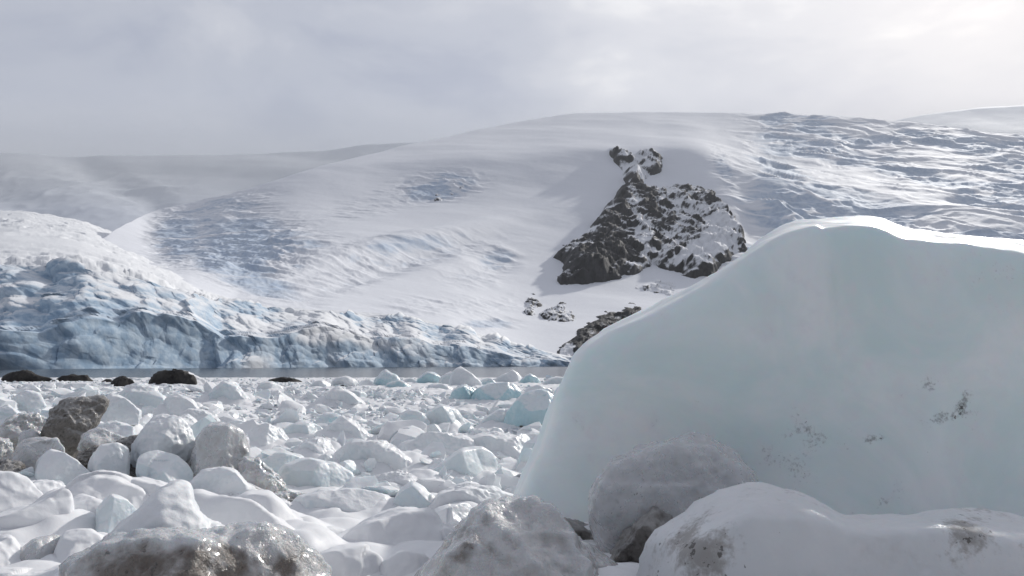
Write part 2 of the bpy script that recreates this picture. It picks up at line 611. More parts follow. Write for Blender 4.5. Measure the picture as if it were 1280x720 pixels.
def hill_displacement(V, px, py):
    """relief of the hill in metres, and how much bare ice shows"""
    low = 9 * fbm(V / 420 + 1.3, 3)
    mid = 0.6 * fbm(V / 70 + 4.1, 4)
    # wind terraces of the open slope
    ter = 1.3 * fbm(V / (260, 90, 70) + 7.7, 4)
    wx = fbm(V / 300 + 11, 3)[:, None] * 0.9
    q = V / np.array([260, 200, 100]) + wx
    crack = ridged(q, 5, 2.2, 0.55)
    f1, f2, cid = worley(V / np.array([150, 110, 42]) + 0.5 * wx)
    step = (cid - 0.5)
    fall = sstep(885, 990, px + 0.12 * (py - 150)) * (1 - sstep(320, 420, py))
    fall *= 0.55 + 0.75 * sstep(-0.25, 0.35, fbm(V / 330 + 21, 3))
    pt = np.zeros(len(V))
    for (cx, cy, rx, ry, an, s) in [(545, 232, 55, 17, -8, .8), (455, 258, 70, 16, -18, .35), (320, 312, 90, 46, 12, .9), (225, 300, 40, 40, 40, .8), (270, 262, 70, 16, -12, .6), (500, 325, 120, 17, -8, .55),
                                    (620, 325, 30, 16, -10, .6), (590, 350, 40, 12, 0, .45), (420, 352, 80, 18, -12, .5), (560, 385, 90, 12, 0, .4),
                                    (610, 408, 36, 8, 0, .6), (905, 215, 14, 30, -20, .6), (640, 380, 30, 10, 0, .3), (300, 345, 90, 24, 20, .8)]:
        pt = np.maximum(pt, s * spot(px, py, cx, cy, rx, ry, an, 0.65))
    zone = np.maximum(fall, 0.25 * pt)
    crack2 = ridged(V / np.array([95, 75, 42]) + wx + 40, 5, 2.2, 0.55)
    g1, g2, cid2 = worley(V / np.array([62, 46, 19]) + 0.6 * wx)
    d = low + mid + ter
    d = d + zone * (9 * (crack - 0.4) + 6.5 * step * sstep(0.03, 0.35, f2 - f1)) + pt * (11 * (crack2 - 0.5) + 8 * (cid2 - 0.5) * sstep(0.02, 0.3, g2 - g1))
    # broad swells of the icefall: steps that run across the slope
    d = d + fall * (17 * ridged(V / np.array([520, 360, 95]) + 2 + wx, 3) - 10)
    # wind scoop left of the rock and the ridge line over it
    d = d + 13 * spot(px, py, 880, 215, 26, 50, -30, 0.9) - 15 * spot(px, py, 952, 285, 26, 40, -28, 0.7)
    d = d + 9 * spot(px, py, 530, 306, 95, 9, -14, .8) - 11 * spot(px, py, 505, 330, 95, 11, -14, .8) + 5 * spot(px, py, 420, 352, 60, 7, -16, .8) - 6 * spot(px, py, 615, 330, 24, 10, 10, .8)
    d = d + 16 * spot(px, py, 520, 300, 260, 30, -10, 0.9) - 10 * spot(px, py, 640, 265, 150, 40, 0, 0.9)
    ice = np.maximum(zone, 1.3 * pt) * (0.35 + 0.7 * sstep(0.2, 0.6, 1 - crack)) + 0.12 * sstep(0.1, 0.5, fbm(V / 180 + 3, 3))
    return d, ice


def build_hill():
    D, v = H_D, H_V
    n = len(H_U)
    D = np.concatenate([D[:, :1] * [[0.88, 0.96]], D, D[:, -1:] * [[1.08, 1.3]]], 1)
    v = np.concatenate([v[:, :1] - [[0.07, 0.022]], v, v[:, -1:] - [[0.006, 0.06]]], 1)
    V = np.stack([H_U[:, None] * D, D, CAMZ + v * D], -1).reshape(-1, 3)
    px, py = pix_of(V)
    d, ice = hill_displacement(V, px, py)
    V = V + d[:, None] * np.array([0.0, -0.42, 0.9])
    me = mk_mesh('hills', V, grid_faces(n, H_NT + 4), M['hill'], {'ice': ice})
    put('hills', me, kind='structure')


build_hill()

# ------------------------------------------------------------------ rock outcrops on the hill
def rock_patch(name, label, polys, bulge, ragged, scale, step=1.2, seed=0.0, pad=10, snow=None, tight=6.0):
    allp = np.concatenate([np.array(p, float) for p in polys])
    xs = np.arange(allp[:, 0].min() - pad, allp[:, 0].max() + pad, step)
    ys = np.arange(allp[:, 1].min() - pad, allp[:, 1].max() + pad, step)
    gx, gy = np.meshgrid(xs, ys, indexing='ij')
    px, py = gx.ravel(), gy.ravel()
    sd = np.min([sd_poly(px, py, p) for p in polys], 0)
    dep = hill_depth(px, py)
    B = P(px, py, dep)
    d0, _ = hill_displacement(B, px, py)
    B = B + d0[:, None] * np.array([0.0, -0.42, 0.9])
    pm = dep.mean() / FPX
    body = bulge * (1 - np.exp(np.minimum(sd, 0) / (tight * 3))) - bulge * 0.25 * sstep(0, pad, sd) - ragged * 0.3
    q = B / scale + seed
    wp = np.stack([fbm(q * 0.7 + 5, 3), fbm(q * 0.7 + 15, 3), fbm(q * 0.7 + 25, 3)], 1)
    big = ridged(q * np.array([1.0, .6, 0.45]) + 0.6 * wp, 5, 2.1, 0.56)
    rot = np.stack([q[:, 0] * 0.8 + q[:, 2] * 0.6, q[:, 1], q[:, 2] * 0.8 - q[:, 0] * 0.6], 1)
    e1 = envelope(rot * np.array([2.0, 1.0, 1.2]) + 0.4 * wp, 0.8, 0.9, 0.9, 7)
    e2 = envelope(rot * np.array([5.5, 2.5, 3.6]) + 0.6 * wp, 0.8, 0.9, 0.9, 29)
    e3 = envelope(rot * np.array([14, 7, 10.]) + 0.8 * wp, 0.8, 0.9, 0.9, 41)
    deep = sstep(0, -14, sd)
    off = body + ragged * (0.9 * (big - 0.45) * (0.4 + 0.6 * deep) + 0.62 * (e1 - .1) + 0.30 * (e2 - .1) + 0.08 * (e3 - .1)) + ragged * 0.10 * fbm(q * 9, 4)
    V = B + off[:, None] * np.array([0.05, -0.78, 0.62])
    F = grid_faces(len(xs), len(ys))
    keep = (sd[F] < pad * 0.8).any(1) & ((off[F] > -bulge * 0.3).any(1))
    F = F[keep][:, ::-1]
    used = np.unique(F)
    re = np.zeros(len(V), int)
    re[used] = np.arange(len(used))
    sn = np.zeros(len(V)) if snow is None else snow(px, py, sd)
    sn = sn + 0.30 * fbm(q * 1.3 + 41, 4) + 0.75 * (0.42 - big) - 0.12
    org = V[used].mean(0)
    org[2] = V[used][:, 2].min()
    me = mk_mesh(name, V[used] - org, re[F], M['rock'], {'snow': sn[used]}, smooth=True)
    thing(name, me, label, 'rock', org)


def main_snow(px, py, sd):
    s = 0.75 * spot(px, py, 885, 318, 34, 13, -30, 0.6) + 0.45 * spot(px, py, 800, 300, 9, 46, -14, 0.8)
    s += 0.45 * spot(px, py, 850, 262, 60, 10, 32, 0.8) + 0.4 * spot(px, py, 905, 290, 26, 26, 0, 0.8) + 0.6 * spot(px, py, 806, 226, 16, 6, 0, .6)
    s += 0.30 * spot(px, py, 795, 212, 34, 16, 0, .8)
    s -= 0.28 * spot(px, py, 790, 255, 36, 30, 0, 0.8) + 0.35 * spot(px, py, 740, 335, 50, 28, -20, 0.8) + 0.2 * spot(px, py, 870, 262, 40, 24, 30, .8)
    return s


rock_patch('rock_outcrop', 'large jagged dark rock outcrop streaked with snow rising above the big iceberg', [ROCK_POLY], 42, 30, 75, 0.9, 1.7, 10, main_snow, 2.6)
rock_patch('rock_outcrop', 'small cluster of low dark rocks in the snow below the large jagged outcrop',
           [[(650, 380), (660, 371), (676, 372), (680, 380), (672, 392), (678, 389), (700, 378), (712, 384), (740, 379), (752, 377), (740, 388), (722, 394),
             (714, 405), (700, 412), (684, 410), (672, 402), (664, 398), (654, 396)]], 12, 13, 32, 0.6, 4.2, 7, lambda a, b, s: 0.25 * sstep(700, 740, a), 3)
rock_patch('rock_ledge', 'dark rock ledge running down to the water beside the left edge of the iceberg',
           [[(690, 456), (697, 438), (712, 426), (722, 415), (738, 402), (760, 391), (785, 384), (802, 384), (806, 402), (776, 416), (752, 432), (738, 446), (732, 460), (692, 460)]],
           12, 10, 30, 0.6, 6.9, 7, lambda a, b, s: -0.45 + 1.3 * spot(a, b, 708, 444, 9, 6, -20), 3)
rock_patch('rock_outcrop', 'thin broken band of rocks half buried in snow just above the iceberg edge',
           [[(788, 362), (806, 352), (826, 350), (842, 352), (852, 366), (838, 374), (820, 370), (800, 368)]], 8, 10, 26, 0.7, 8.4, 6, lambda a, b, s: 0.2 + 0 * a, 3)
rock_patch('rock_outcrop', 'few tiny dark rocks poking through the broken snow high on the left slope',
           [[(535, 246), (545, 238), (556, 236), (570, 233), (580, 229), (572, 239), (556, 246), (543, 253)]], 10, 15, 30, 0.7, 9.4, 5, lambda a, b, s: 0.3 + 0 * a, 3)
rock_patch('rock_ledge', 'low dark band of rock along the waterline at the foot of the snow slope',
           [[(508, 458.5), (560, 454), (600, 450), (625, 440), (655, 436), (672, 440), (690, 449), (704, 452), (704, 459), (508, 459.5)]], 9, 9, 24, 0.7, 3.4, 6, lambda a, b, s: 0.15 + 0.3 * sstep(452, 440, b), 3)


# ------------------------------------------------------------------ the glacier with its broken front
def build_glacier():
    pxs = np.arange(-200, 740, 0.9)
    top = [(-200, 330), (0, 331), (60, 331), (100, 335), (160, 344), (210, 357), (250, 371), (300, 381), (350, 385), (420, 391), (480, 396), (540, 405), (570, 410),
           (600, 420), (640, 431), (680, 440), (740, 452)]
    back = [(-200, 250), (0, 254), (100, 258), (190, 263), (200, 275), (215, 297), (240, 335), (270, 364), (300, 375), (350, 381), (450, 389), (560, 404), (600, 415), (740, 448)]
    D0 = [(-200, 260), (100, 300), (300, 370), (500, 480), (600, 550), (740, 620)]
    pt = curve(top, pxs) + 2.2 * fbm(np.stack([pxs / 22, pxs * 0, pxs * 0], 1), 4)
    pt = smooth1(pt, 5)
    pb = smooth1(curve(back, pxs), 9)
    pb = np.minimum(pb, pt - 2)
    d0 = smooth1(smooth1(curve(D0, pxs), 161), 161)
    ns, nk = 210, 110
    u, vt = uv_of(pxs, pt)
    _, vb = uv_of(pxs, pb)
    v0 = -(CAMZ + 3.5) / d0
    s = np.linspace(0, 1, ns)
    # setback of the face grows in steps: a steep lower cliff, a broken ledge, then a leaning upper part
    low_t = curve([(-200, .35), (60, .38), (100, .55), (240, .72), (280, .55), (330, .55), (450, .6), (740, .6)], pxs)[:, None]
    low_t = low_t + (0.28 * fbm(np.stack([pxs / 75, pxs * 0, pxs * 0], 1), 2) * sstep(200, 300, pxs) + 0.06 * fbm(np.stack([pxs / 50 + 50, pxs * 0, pxs * 0], 1), 2))[:, None]
    set_ = 0.05 * s[None] + 0.20 * sstep(0, 0.08, s[None] - low_t) + 0.30 * np.clip(s[None] - low_t, 0, 1)
    D = d0[:, None] * (1 + set_ * curve([(-200, 1), (500, .9), (620, .5), (740, .3)], pxs)[:, None])
    v = v0[:, None] + (vt - v0)[:, None] * s
    s2 = np.linspace(0, 1, nk + 1)[1:]
    dt = D[:, -1:]
    db = curve([(-200, 2300), (300, 2300), (345, 900), (420, 720), (740, 720)], pxs)[:, None]
    db = np.maximum(db, dt * 1.03)
    D2 = dt + (db - dt) * s2 ** 1.7
    # the top is a long even snow slope that runs back under the hill's flank
    vts = smooth1(vt, 61)
    vts = vts[:, None] + (vt - vts)[:, None] * np.exp(-s2 * 12)
    v2 = (vts * dt + smooth1(curve([(-200, .2085), (30, .2085), (100, .194), (150, .172), (190, .15), (215, .138), (250, .118), (300, .09), (345, .07), (740, .06)], pxs), 41)[:, None] * (D2 - dt)) / D2
    isface = np.concatenate([np.ones_like(D), np.zeros_like(D2)], 1)
    # the roughness of the face dies away over the first metres of the top
    fade = np.concatenate([np.clip(s * 6, 0, 1)[None] * np.ones_like(D), np.exp(-s2 * 9)[None] * np.ones_like(D2)], 1).ravel()
    D = np.concatenate([D, D2], 1)
    v = np.concatenate([v, v2], 1)
    V = np.stack([u[:, None] * D, D, CAMZ + v * D], -1).reshape(-1, 3)
    px, py = pix_of(V)
    k = (V[:, 1] / 300)                                    # keep the pattern's size in proportion along the front
    q = V / np.array([15, 15, 15])
    wp = np.stack([fbm(q * 0.5 + 5, 3), fbm(q * 0.5 + 15, 3), fbm(q * 0.5 + 25, 3)], 1)
    rg = ridged(q * np.array([0.5, 0.5, 0.4]) + 0.35 * wp, 5, 2.1, 0.55)
    f = V * np.array([1, 0.8, 1])
    E1 = envelope(f / np.array([24, 24, 17]) + 0.30 * wp, 0.7, 0.85, 0.9, 5)
    E2 = envelope(f / np.array([9.5, 9.5, 7.5]) + 0.35 * wp, 0.7, 0.9, 1.0, 23)
    E3 = envelope(f / np.array([4, 4, 3.2]) + 0.5 * wp, 0.7, 0.9, 1.0, 47)
    d = 13.0 * (E1 - 0.1) + 6.5 * (E2 - 0.1) + 2.4 * (E3 - 0.1) + 3.0 * (rg - 0.45)
    d = d + 10 * fbm(V / 70 + 9, 3)
    F = isface.ravel()
    # the deep bay in the lower face
    bay = spot(px, py, 165, 430, 140, 42, 4, 0.35)
    d = d * (1 - 0.2 * bay) - 14 * bay + 10 * spot(px, py, 60, 420, 55, 35, 0, .6) + 8 * spot(px, py, 290, 440, 40, 45, -30, .5)
    nrm_f = np.array([-0.15, -0.9, 0.25])
    nrm_t = np.array([0, -0.35, 0.93])
    up = sstep(0, 1, 1 - F)
    dirs = nrm_f[None] * (1 - up[:, None]) + nrm_t[None] * up[:, None]
    top_relief = 4.0 * fbm(V / 260 + 4, 4) + 7 * (ridged(V / np.array([110, 60, 60]) + 8, 4) - 0.5) * sstep(-.2, .2, fbm(V / 300 + 33, 3)) - 6 * sstep(.72, .95, ridged(V / np.array([240, 75, 75]) + 18, 3))
    top_relief *= np.clip(V[:, 1] / 900, 0.4, 1.3)
    edge = spot(px, py, 215, 315, 75, 55, 40, 0.8)
    G1 = envelope(V / np.array([60, 60, 40]) + 0.5 * wp, 0.7, 0.9, 0.9, 61)
    top_relief += edge * (5 * (G1 - 0.1) + 2 * (rg - 0.45))
    amp = np.where(F > 0.5, fade * 0.95, 0.8 * fade)
    V = V + (d * amp + top_relief * (1 - F) * (1 - fade))[:, None] * dirs
    deep = np.where(F > 0.5, 0.62 + 0.40 * bay + 0.25 * (1 - rg), 0.55 * fade)
    pocket = (1 - sstep(-0.15, 0.35, fbm(V / np.array([60, 60, 22]) + 51, 4)))
    ice = np.where(F > 0.5, deep - 0.45 * (1 - pocket) * (1 - bay), np.maximum(deep, edge * 0.25))
    me = mk_mesh('glacier', V, grid_faces(len(pxs), ns + nk), M['glacier'], {'ice': ice})
    put('glacier', me, kind='structure')


build_glacier()

# ------------------------------------------------------------------ the shore under the ice
def ground_z(X, Y):
    Y = np.asarray(Y, float)
    z = curve([(-10, 0.8), (2, 0.75), (4, 0.70), (6, 0.52), (8, 0.38), (10, 0.29), (14, 0.22), (30, 0.17), (70, 0.11), (90, 0.07), (104, 0.02), (114, -0.25), (150, -1.2)], Y)
    return z + 0 * np.asarray(X, float)


def solve_depth(px, py):
    """depth at which the ray through a pixel meets the shore"""
    _, v = uv_of(px, py)
    Y = np.linspace(2, 110, 4000)
    k = np.argmax(CAMZ + float(v) * Y - ground_z(0, Y) < 0)
    return Y[k]


def build_shore():
    Y = np.concatenate([np.linspace(-12, 1.6, 20), np.geomspace(1.7, 135, 830)])
    w = np.linspace(-1, 1, 1100)
    half = 0.78 * np.abs(Y) + 6
    X = half[:, None] * w[None]
    YY = Y[:, None] * np.ones_like(X)
    V = np.stack([X, YY, ground_z(X, YY)], -1).reshape(-1, 3)
    flat = V * (1, 1, 0)
    wp = 0.25 * np.stack([fbm(flat * 1.3 + 5, 3), fbm(flat * 1.3 + 15, 3), 0 * V[:, 0]], 1)
    lump = 0.14 * fbm(flat * 0.8 + 3, 4)
    # slabs, blocks and crumbs of ice pushed together
    e1 = envelope(flat * (1.05, 0.85, 0) + wp, 0.9, 0.75, 0.5, 3)
    e2 = envelope(flat * (2.7, 2.1, 0) + wp * 1.5, 0.9, 0.8, 0.8, 11)
    e3 = envelope(flat * (7.5, 5.5, 0) + wp * 3, 0.9, 0.8, 0.8, 19)
    mid_ = sstep(6.5, 9.5, V[:, 1])
    rub = (0.6 + 0.7 * sstep(-.3, .3, fbm(flat * 0.35 + 60, 3)))
    lump = lump + 0.17 * (e1 + 0.1) * (0.5 + 0.5 * mid_) + rub * (0.085 * (e2 + 0.1) * (0.5 + 0.5 * mid_) + 0.045 * e3 * (0.30 + 0.70 * mid_)) + 0.012 * fbm(flat * 9, 4) * (0.4 + 0.6 * mid_)
    # snow and slush banked against the blocks
    bank = np.full(len(V), -9.0)
    r = np.random.default_rng(77)
    nz = fbm(flat * 1.7 + 90, 3)
    for (bx, by, hw, fr, bk, z0, z1, fac) in BANKS:
        m = (np.abs(V[:, 0] - bx) < hw * 2.2) & (np.abs(V[:, 1] - by) < max(fr, bk) * 2.4)
        ids = np.nonzero(m)[0]
        if not len(ids):
            continue
        e = np.hypot((V[ids, 0] - bx) / hw, (V[ids, 1] - by) / np.where(V[ids, 1] < by, fr, bk))
        g = float(ground_z(0, by))
        hh = (z1 - g) * fac * r.uniform(0.6, 1.15) * (1 + 0.5 * nz[ids])
        bank[ids] = np.maximum(bank[ids], g + hh * (1 - sstep(0.75, 1.75, e)) - 0.12 * sstep(1.5, 2.0, e))
    bank_up = np.maximum(0, bank - V[:, 2])
    wt = sstep(-2, 3, V[:, 1]) * (1 - 0.35 * sstep(60, 84, V[:, 1]))
    V[:, 2] += np.maximum(lump * wt, bank_up + 0.8 * lump * wt)
    dirt = -0.1 + 0.55 * sstep(0.25, 0.6, fbm(V * (0.5, 0.5, 0) + 77, 4)) * (1 - sstep(14, 30, V[:, 1]))
    dirt += 0.8 * np.exp(-((V[:, 0] + 6.2) / 2.2) ** 2 - ((V[:, 1] - 10.5) / 2.0) ** 2)
    dirt += 0.9 * np.exp(-((V[:, 0] + 4.9) / 0.9) ** 2 - ((V[:, 1] - 9.8) / 0.7) ** 2) + 0.7 * np.exp(-((V[:, 0] + 2.35) / 1.0) ** 2 - ((V[:, 1] - 8.3) / 0.45) ** 2)
    dirt += 0.5 * np.exp(-((V[:, 0] + 3.4) / 0.7) ** 2 - ((V[:, 1] - 9.3) / 0.5) ** 2)
    dirt += 0.7 * np.exp(-((V[:, 0] - 0.9) / 0.7) ** 2 - ((V[:, 1] - 5.4) / 1.2) ** 2)
    me = mk_mesh('shore', V, grid_faces(len(Y), len(w)), M['snow'], {'dirt': dirt})
    global SHORE
    SHORE = (Y, V[:, 2].reshape(len(Y), -1).copy())
    put('shore', me, kind='structure')


# ================================================================== ICE BLOCKS
_ico = {}


def ico(s):
    if s not in _ico:
        bm = bmesh.new()
        bmesh.ops.create_icosphere(bm, subdivisions=s, radius=1)
        V = np.array([v.co[:] for v in bm.verts])
        V /= np.linalg.norm(V, axis=1)[:, None]
        F = np.array([[v.index for v in f.verts] for f in bm.faces])
        bm.free()
        _ico[s] = (V, F)
    return _ico[s]


def rand_dirs(r, n):
    d = r.normal(size=(n, 3))
    return d / np.linalg.norm(d, axis=1)[:, None]


def chunk_shape(seed, sub, n=13, p=11, scoops=4, rough=0.03):
    """melt rounded block: rounded intersection of random planes with shallow scoops; fits a unit ball"""
    r = np.random.default_rng(seed)
    D, F = ico(sub)
    nn = rand_dirs(r, n)
    nn = np.concatenate([nn, [[0, 0, -1]], [[r.normal() * .35, r.normal() * .35, 1]]])
    nn /= np.linalg.norm(nn, axis=1)[:, None]
    dist = r.uniform(0.42, 1.0, len(nn))
    t = np.maximum(0, D @ nn.T) / dist
    R = ((t ** p).sum(1) + (1 / 1.2) ** p) ** (-1.0 / p)
    V = D * R[:, None]
    for c in rand_dirs(r, scoops):
        w = r.uniform(0.25, 0.55)
        R = R * (1 - r.uniform(0.05, 0.17) * np.exp(-((1 - D @ c) / (w * w * 0.6)) ** 2))
    f1, f2, cid = worley(V * 2.1 + seed % 37)
    R = R * (1 + 0.10 * (f1 * f1 - 0.3)) if sub > 2 else R
    R = R * (1 + 0.22 * (envelope(V * 1.5 + seed % 41, 0.4, 0.9, 0.7, seed % 13) - 0.15))
    R = R * (1 + rough * 2.2 * fbm(V * 1.7 + seed % 91, 3) + rough * (ridged(V * 3.0 + seed % 57, 3) - .4))
    return D * R[:, None], F


def smooth_closed(pts, m=220, crisp=0.65):
    """closed curve through the outline, corners kept fairly crisp"""
    p = np.array(pts, float)
    lin = np.concatenate([a + (b - a) * np.linspace(0, 1, max(4, m // len(p)), endpoint=False)[:, None] for a, b in zip(p, np.roll(p, -1, 0))])
    n = len(p)
    out = []
    per = max(4, m // n)
    t = np.linspace(0, 1, per, endpoint=False)[:, None]
    for i in range(n):
        a, b, c, d = p[i - 1], p[i], p[(i + 1) % n], p[(i + 2) % n]
        out.append(0.5 * (2 * b + (c - a) * t + (2 * a - 5 * b + 4 * c - d) * t * t + (-a + 3 * b - 3 * c + d) * t ** 3))
    return crisp * lin + (1 - crisp) * np.concatenate(out)


def block(name, label, cat, outline, Y, thick, mat, facets=(), p=16, taper=0.12, rough=0.013, nf=7, seed=0, sub=6, group=None, freq=2.2,
          dirt=None, ctr=None, cut=(0.46, 0.76), fine=0.0, cup=0.014, frac=0.13, taper_b=None):
    """one block of ice whose outline seen from the shore is OUTLINE (photo pixels), standing at depth Y, THICK = metres in front and behind.
    facets: extra planes (nx, ny, nz, share) whose distance is a share of the block's support"""
    r = np.random.default_rng(seed + 100)
    O = smooth_closed(outline)
    W = P(O[:, 0], O[:, 1], Y)
    cx = (W[:, 0].min() + W[:, 0].max()) / 2
    cz = (W[:, 2].min() + W[:, 2].max()) / 2
    if ctr:
        c_ = P(ctr[0], ctr[1], Y)
        cx, cz = c_[0], c_[2]
    w, h = W[:, 0].max() - W[:, 0].min(), W[:, 2].max() - W[:, 2].min()
    dx, dz = W[:, 0] - cx, W[:, 2] - cz
    ang = np.arctan2(dz, dx)
    rad = np.hypot(dx, dz)
    # largest radius per angle bin
    nb = 360
    th = np.linspace(-pi, pi, nb, endpoint=False)
    order = np.argsort(ang)
    a_, r_ = ang[order], rad[order]
    Rth = np.interp(th, np.concatenate([a_ - 2 * pi, a_, a_ + 2 * pi]), np.tile(r_, 3))
    Rth = np.convolve(np.concatenate([Rth[-3:], Rth, Rth[:3]]), np.array([1, 2, 3, 4, 3, 2, 1]) / 16., 'valid')
    D, F = ico(sub)
    fr, bk = thick
    # a point of the block may not stick out of the outline as it is seen from the beach
    ex = D[:, 0] - cx / Y * D[:, 1]
    ez = D[:, 2] - (cz - CAMZ) / Y * D[:, 1]
    tha = np.arctan2(ez, ex)
    Rd = np.interp(tha, np.concatenate([th - 2 * pi, th, th + 2 * pi]), np.tile(Rth, 3))
    rho = np.hypot(ex, ez)
    tp = np.where(D[:, 1] < 0, -taper * D[:, 1] / fr, (0.5 * taper if taper_b is None else taper_b) * D[:, 1] / bk)
    terms = [np.maximum(0, rho / Rd - D[:, 1] / Y + tp)]
    pl = [(0.0, -1.0, 0.12, fr), (0.1, 1.0, 0.1, bk)]
    sup = lambda n: abs(n[0]) * w / 2 + abs(n[1]) * (fr if n[1] < 0 else bk) + abs(n[2]) * h / 2
    for f in facets:
        n = np.array(f[:3], float)
        n /= np.linalg.norm(n)
        pl.append((*n, sup(n) * f[3]))
    if nf > 3:
        n = np.array([0.75, -0.45, 0.5]) + r.normal(size=3) * 0.15
        n /= np.linalg.norm(n)
        pl.append((*n, sup(n) * r.uniform(0.42, 0.62)))
    for k in range(nf):
        n = np.array([r.normal() * 1.0, -1.0, r.normal() * 0.7 + 0.45 + (1.2 if k < 2 else 0)])
        n /= np.linalg.norm(n)
        pl.append((*n, sup(n) * (r.uniform(0.62, 0.8) if k < 2 else r.uniform(*cut))))
    for n in pl:
        terms.append(np.maximum(0, D @ np.array(n[:3])) / n[3])
    p = p * (5.0 if frac > 0 else 1.7)
    T = np.array(terms)
    R = (T ** p).sum(0) ** (-1.0 / p)
    V = D * R[:, None]
    size = (w * h * (fr + bk)) ** (1 / 3)
    q = V / size * freq + seed * 3.7
    R = R + size * rough * (1.6 * fbm(q, 4) + 0.7 * (ridged(q * 1.7 + 4, 3) - 0.4))
    if frac > 0:                                           # fracture faces
        R = R + size * frac * (envelope(V / size * 2.1 + seed * 2.3, 0.5, 0.9, 0.6, seed) - 0.1)
    if cup > 0:                                            # melt cups
        f1, f2, cid = worley(V / size * 3.6 + seed * 1.3 + 0.4 * fbm(q, 2)[:, None])
        R = R + size * cup * (f1 * f1 - 0.3)
    if fine > 0:
        R = R + size * fine * (fbm(V / size * 9 + seed, 5, 2.1, 0.62) + 0.5 * ridged(V / size * 6 + seed, 4) + 0.9 * envelope(V / size * 8 + 0.3 * fbm(q * 3, 3)[:, None] + seed, 0.8, 0.9, 0.9, 3))
    V = D * R[:, None]
    org = np.array([cx, Y, cz])
    at = {'dirt': dirt(V + org, V, w, h) if dirt is not None else np.zeros(len(V))}
    base = V[:, 2].min()
    V = V - [0, 0, base]
    org = org + [0, 0, base]
    me = mk_mesh(name, V, F, M[mat] if isinstance(mat, str) else mat, at)
    return thing(name, me, label, cat, org, group)


def pixdirt(spots, base=0.0):
    """dirt laid on a block at places found by photo pixels: (cx, cy, rx, ry, angle, amount)"""
    def f(Wp, V, w, h):
        px, py = pix_of(Wp)
        nz = fbm(Wp * 5.3 + 2, 5, 2.1, 0.6)
        d = np.full(len(px), base) + 0.12 * fbm(Wp * 3.1, 3)
        for (cx, cy, rx, ry, an, s) in spots:
            d = d + s * spot(px, py, cx, cy, rx, ry, an, 0.8) * (0.7 + 1.1 * nz)
        return d
    return f


BANKS = []
HERO = []          # photo boxes and depths of the traced blocks, so that loose chunks keep clear of them


def B(label, outline, Y, thick, mat, cat='ice block', name='ice_block', **k):
    a = np.array(outline, float)
    HERO.append((a[:, 0].min(), a[:, 0].max(), a[:, 1].min(), a[:, 1].max(), Y, thick))
    if not isinstance(thick, tuple):
        thick = (thick, thick)
    k.setdefault('seed', len(HERO))
    W = P(a[:, 0], a[:, 1], Y)
    fac = {'snow': 0.62, 'white': 0.52, 'pale': 0.40, 'grey': 0.14, 'gritty': 0.12, 'grime': 0.0, 'blue': 0.2}.get(mat, 0)
    if fac and Y < 40:
        BANKS.append((W[:, 0].mean(), Y, (W[:, 0].max() - W[:, 0].min()) / 2, thick[0], thick[1], W[:, 2].min(), W[:, 2].max(), fac))
    return block(name, label, cat, outline, Y, thick, mat, **k)


# ------------------------------------------------------------------ the stranded iceberg
def berg_dirt(Wp, V, w, h):
    px, py = pix_of(Wp)
    d = np.full(len(px), -0.10) + 0.12 * fbm(Wp * 1.3, 3)
    for (cx, cy, rx, ry, an, s) in [(1195, 512, 34, 16, -40, .42), (1160, 482, 12, 5, 0, .55), (1205, 500, 5, 12, 20, .6), (1180, 522, 16, 6, -20, .5), (1095, 548, 12, 4, -10, .75),
                                    (1050, 545, 34, 10, 0, .3), (1245, 590, 7, 5, 30, .5), (1130, 610, 14, 10, 0, .35), (1100, 628, 9, 6, 0, .4), (1010, 560, 50, 34, 60, .2),
                                    (985, 590, 30, 30, 0, .3), (1240, 345, 60, 22, 10, .22), (870, 500, 8, 4, 0, .3), (935, 365, 5, 3, 0, .4), (1040, 660, 90, 12, 0, .35),
                                    (700, 660, 60, 14, 30, .5), (1185, 650, 90, 10, 0, .4)]:
        d = d + s * 0.8 * spot(px, py, cx, cy, rx * 1.3, ry * 1.3, an, 0.95)
    return d


B('huge smooth pale turquoise iceberg stranded on the shore, by far the largest block of ice',
  [(640, 640), (648, 612), (662, 582), (675, 556), (688, 520), (700, 490), (712, 462), (726, 438), (745, 426), (770, 409), (800, 395), (840, 372), (880, 351), (920, 326), (950, 304),
   (975, 288), (1000, 280), (1040, 276), (1085, 274), (1104, 278), (1130, 289), (1180, 294), (1230, 297), (1280, 305), (1345, 330), (1430, 385), (1510, 470), (1560, 580), (1580, 700),
   (1400, 740), (1050, 740), (800, 735), (690, 700), (650, 672)],
  7.4, (1.45, 1.9), 'berg', 'iceberg', 'iceberg', facets=[(-0.35, -1, 0.08, 0.66), (0.35, -1, 0.10, 0.70), (0.05, -1, 0.16, 0.76), (0.9, -0.7, -0.1, .62)], p=13, taper=0.035, taper_b=0.8, rough=0.012, nf=0, sub=7,
  dirt=berg_dirt, ctr=(1060, 560), fine=0.0012, freq=2.4, cup=0.014, frac=0.028)

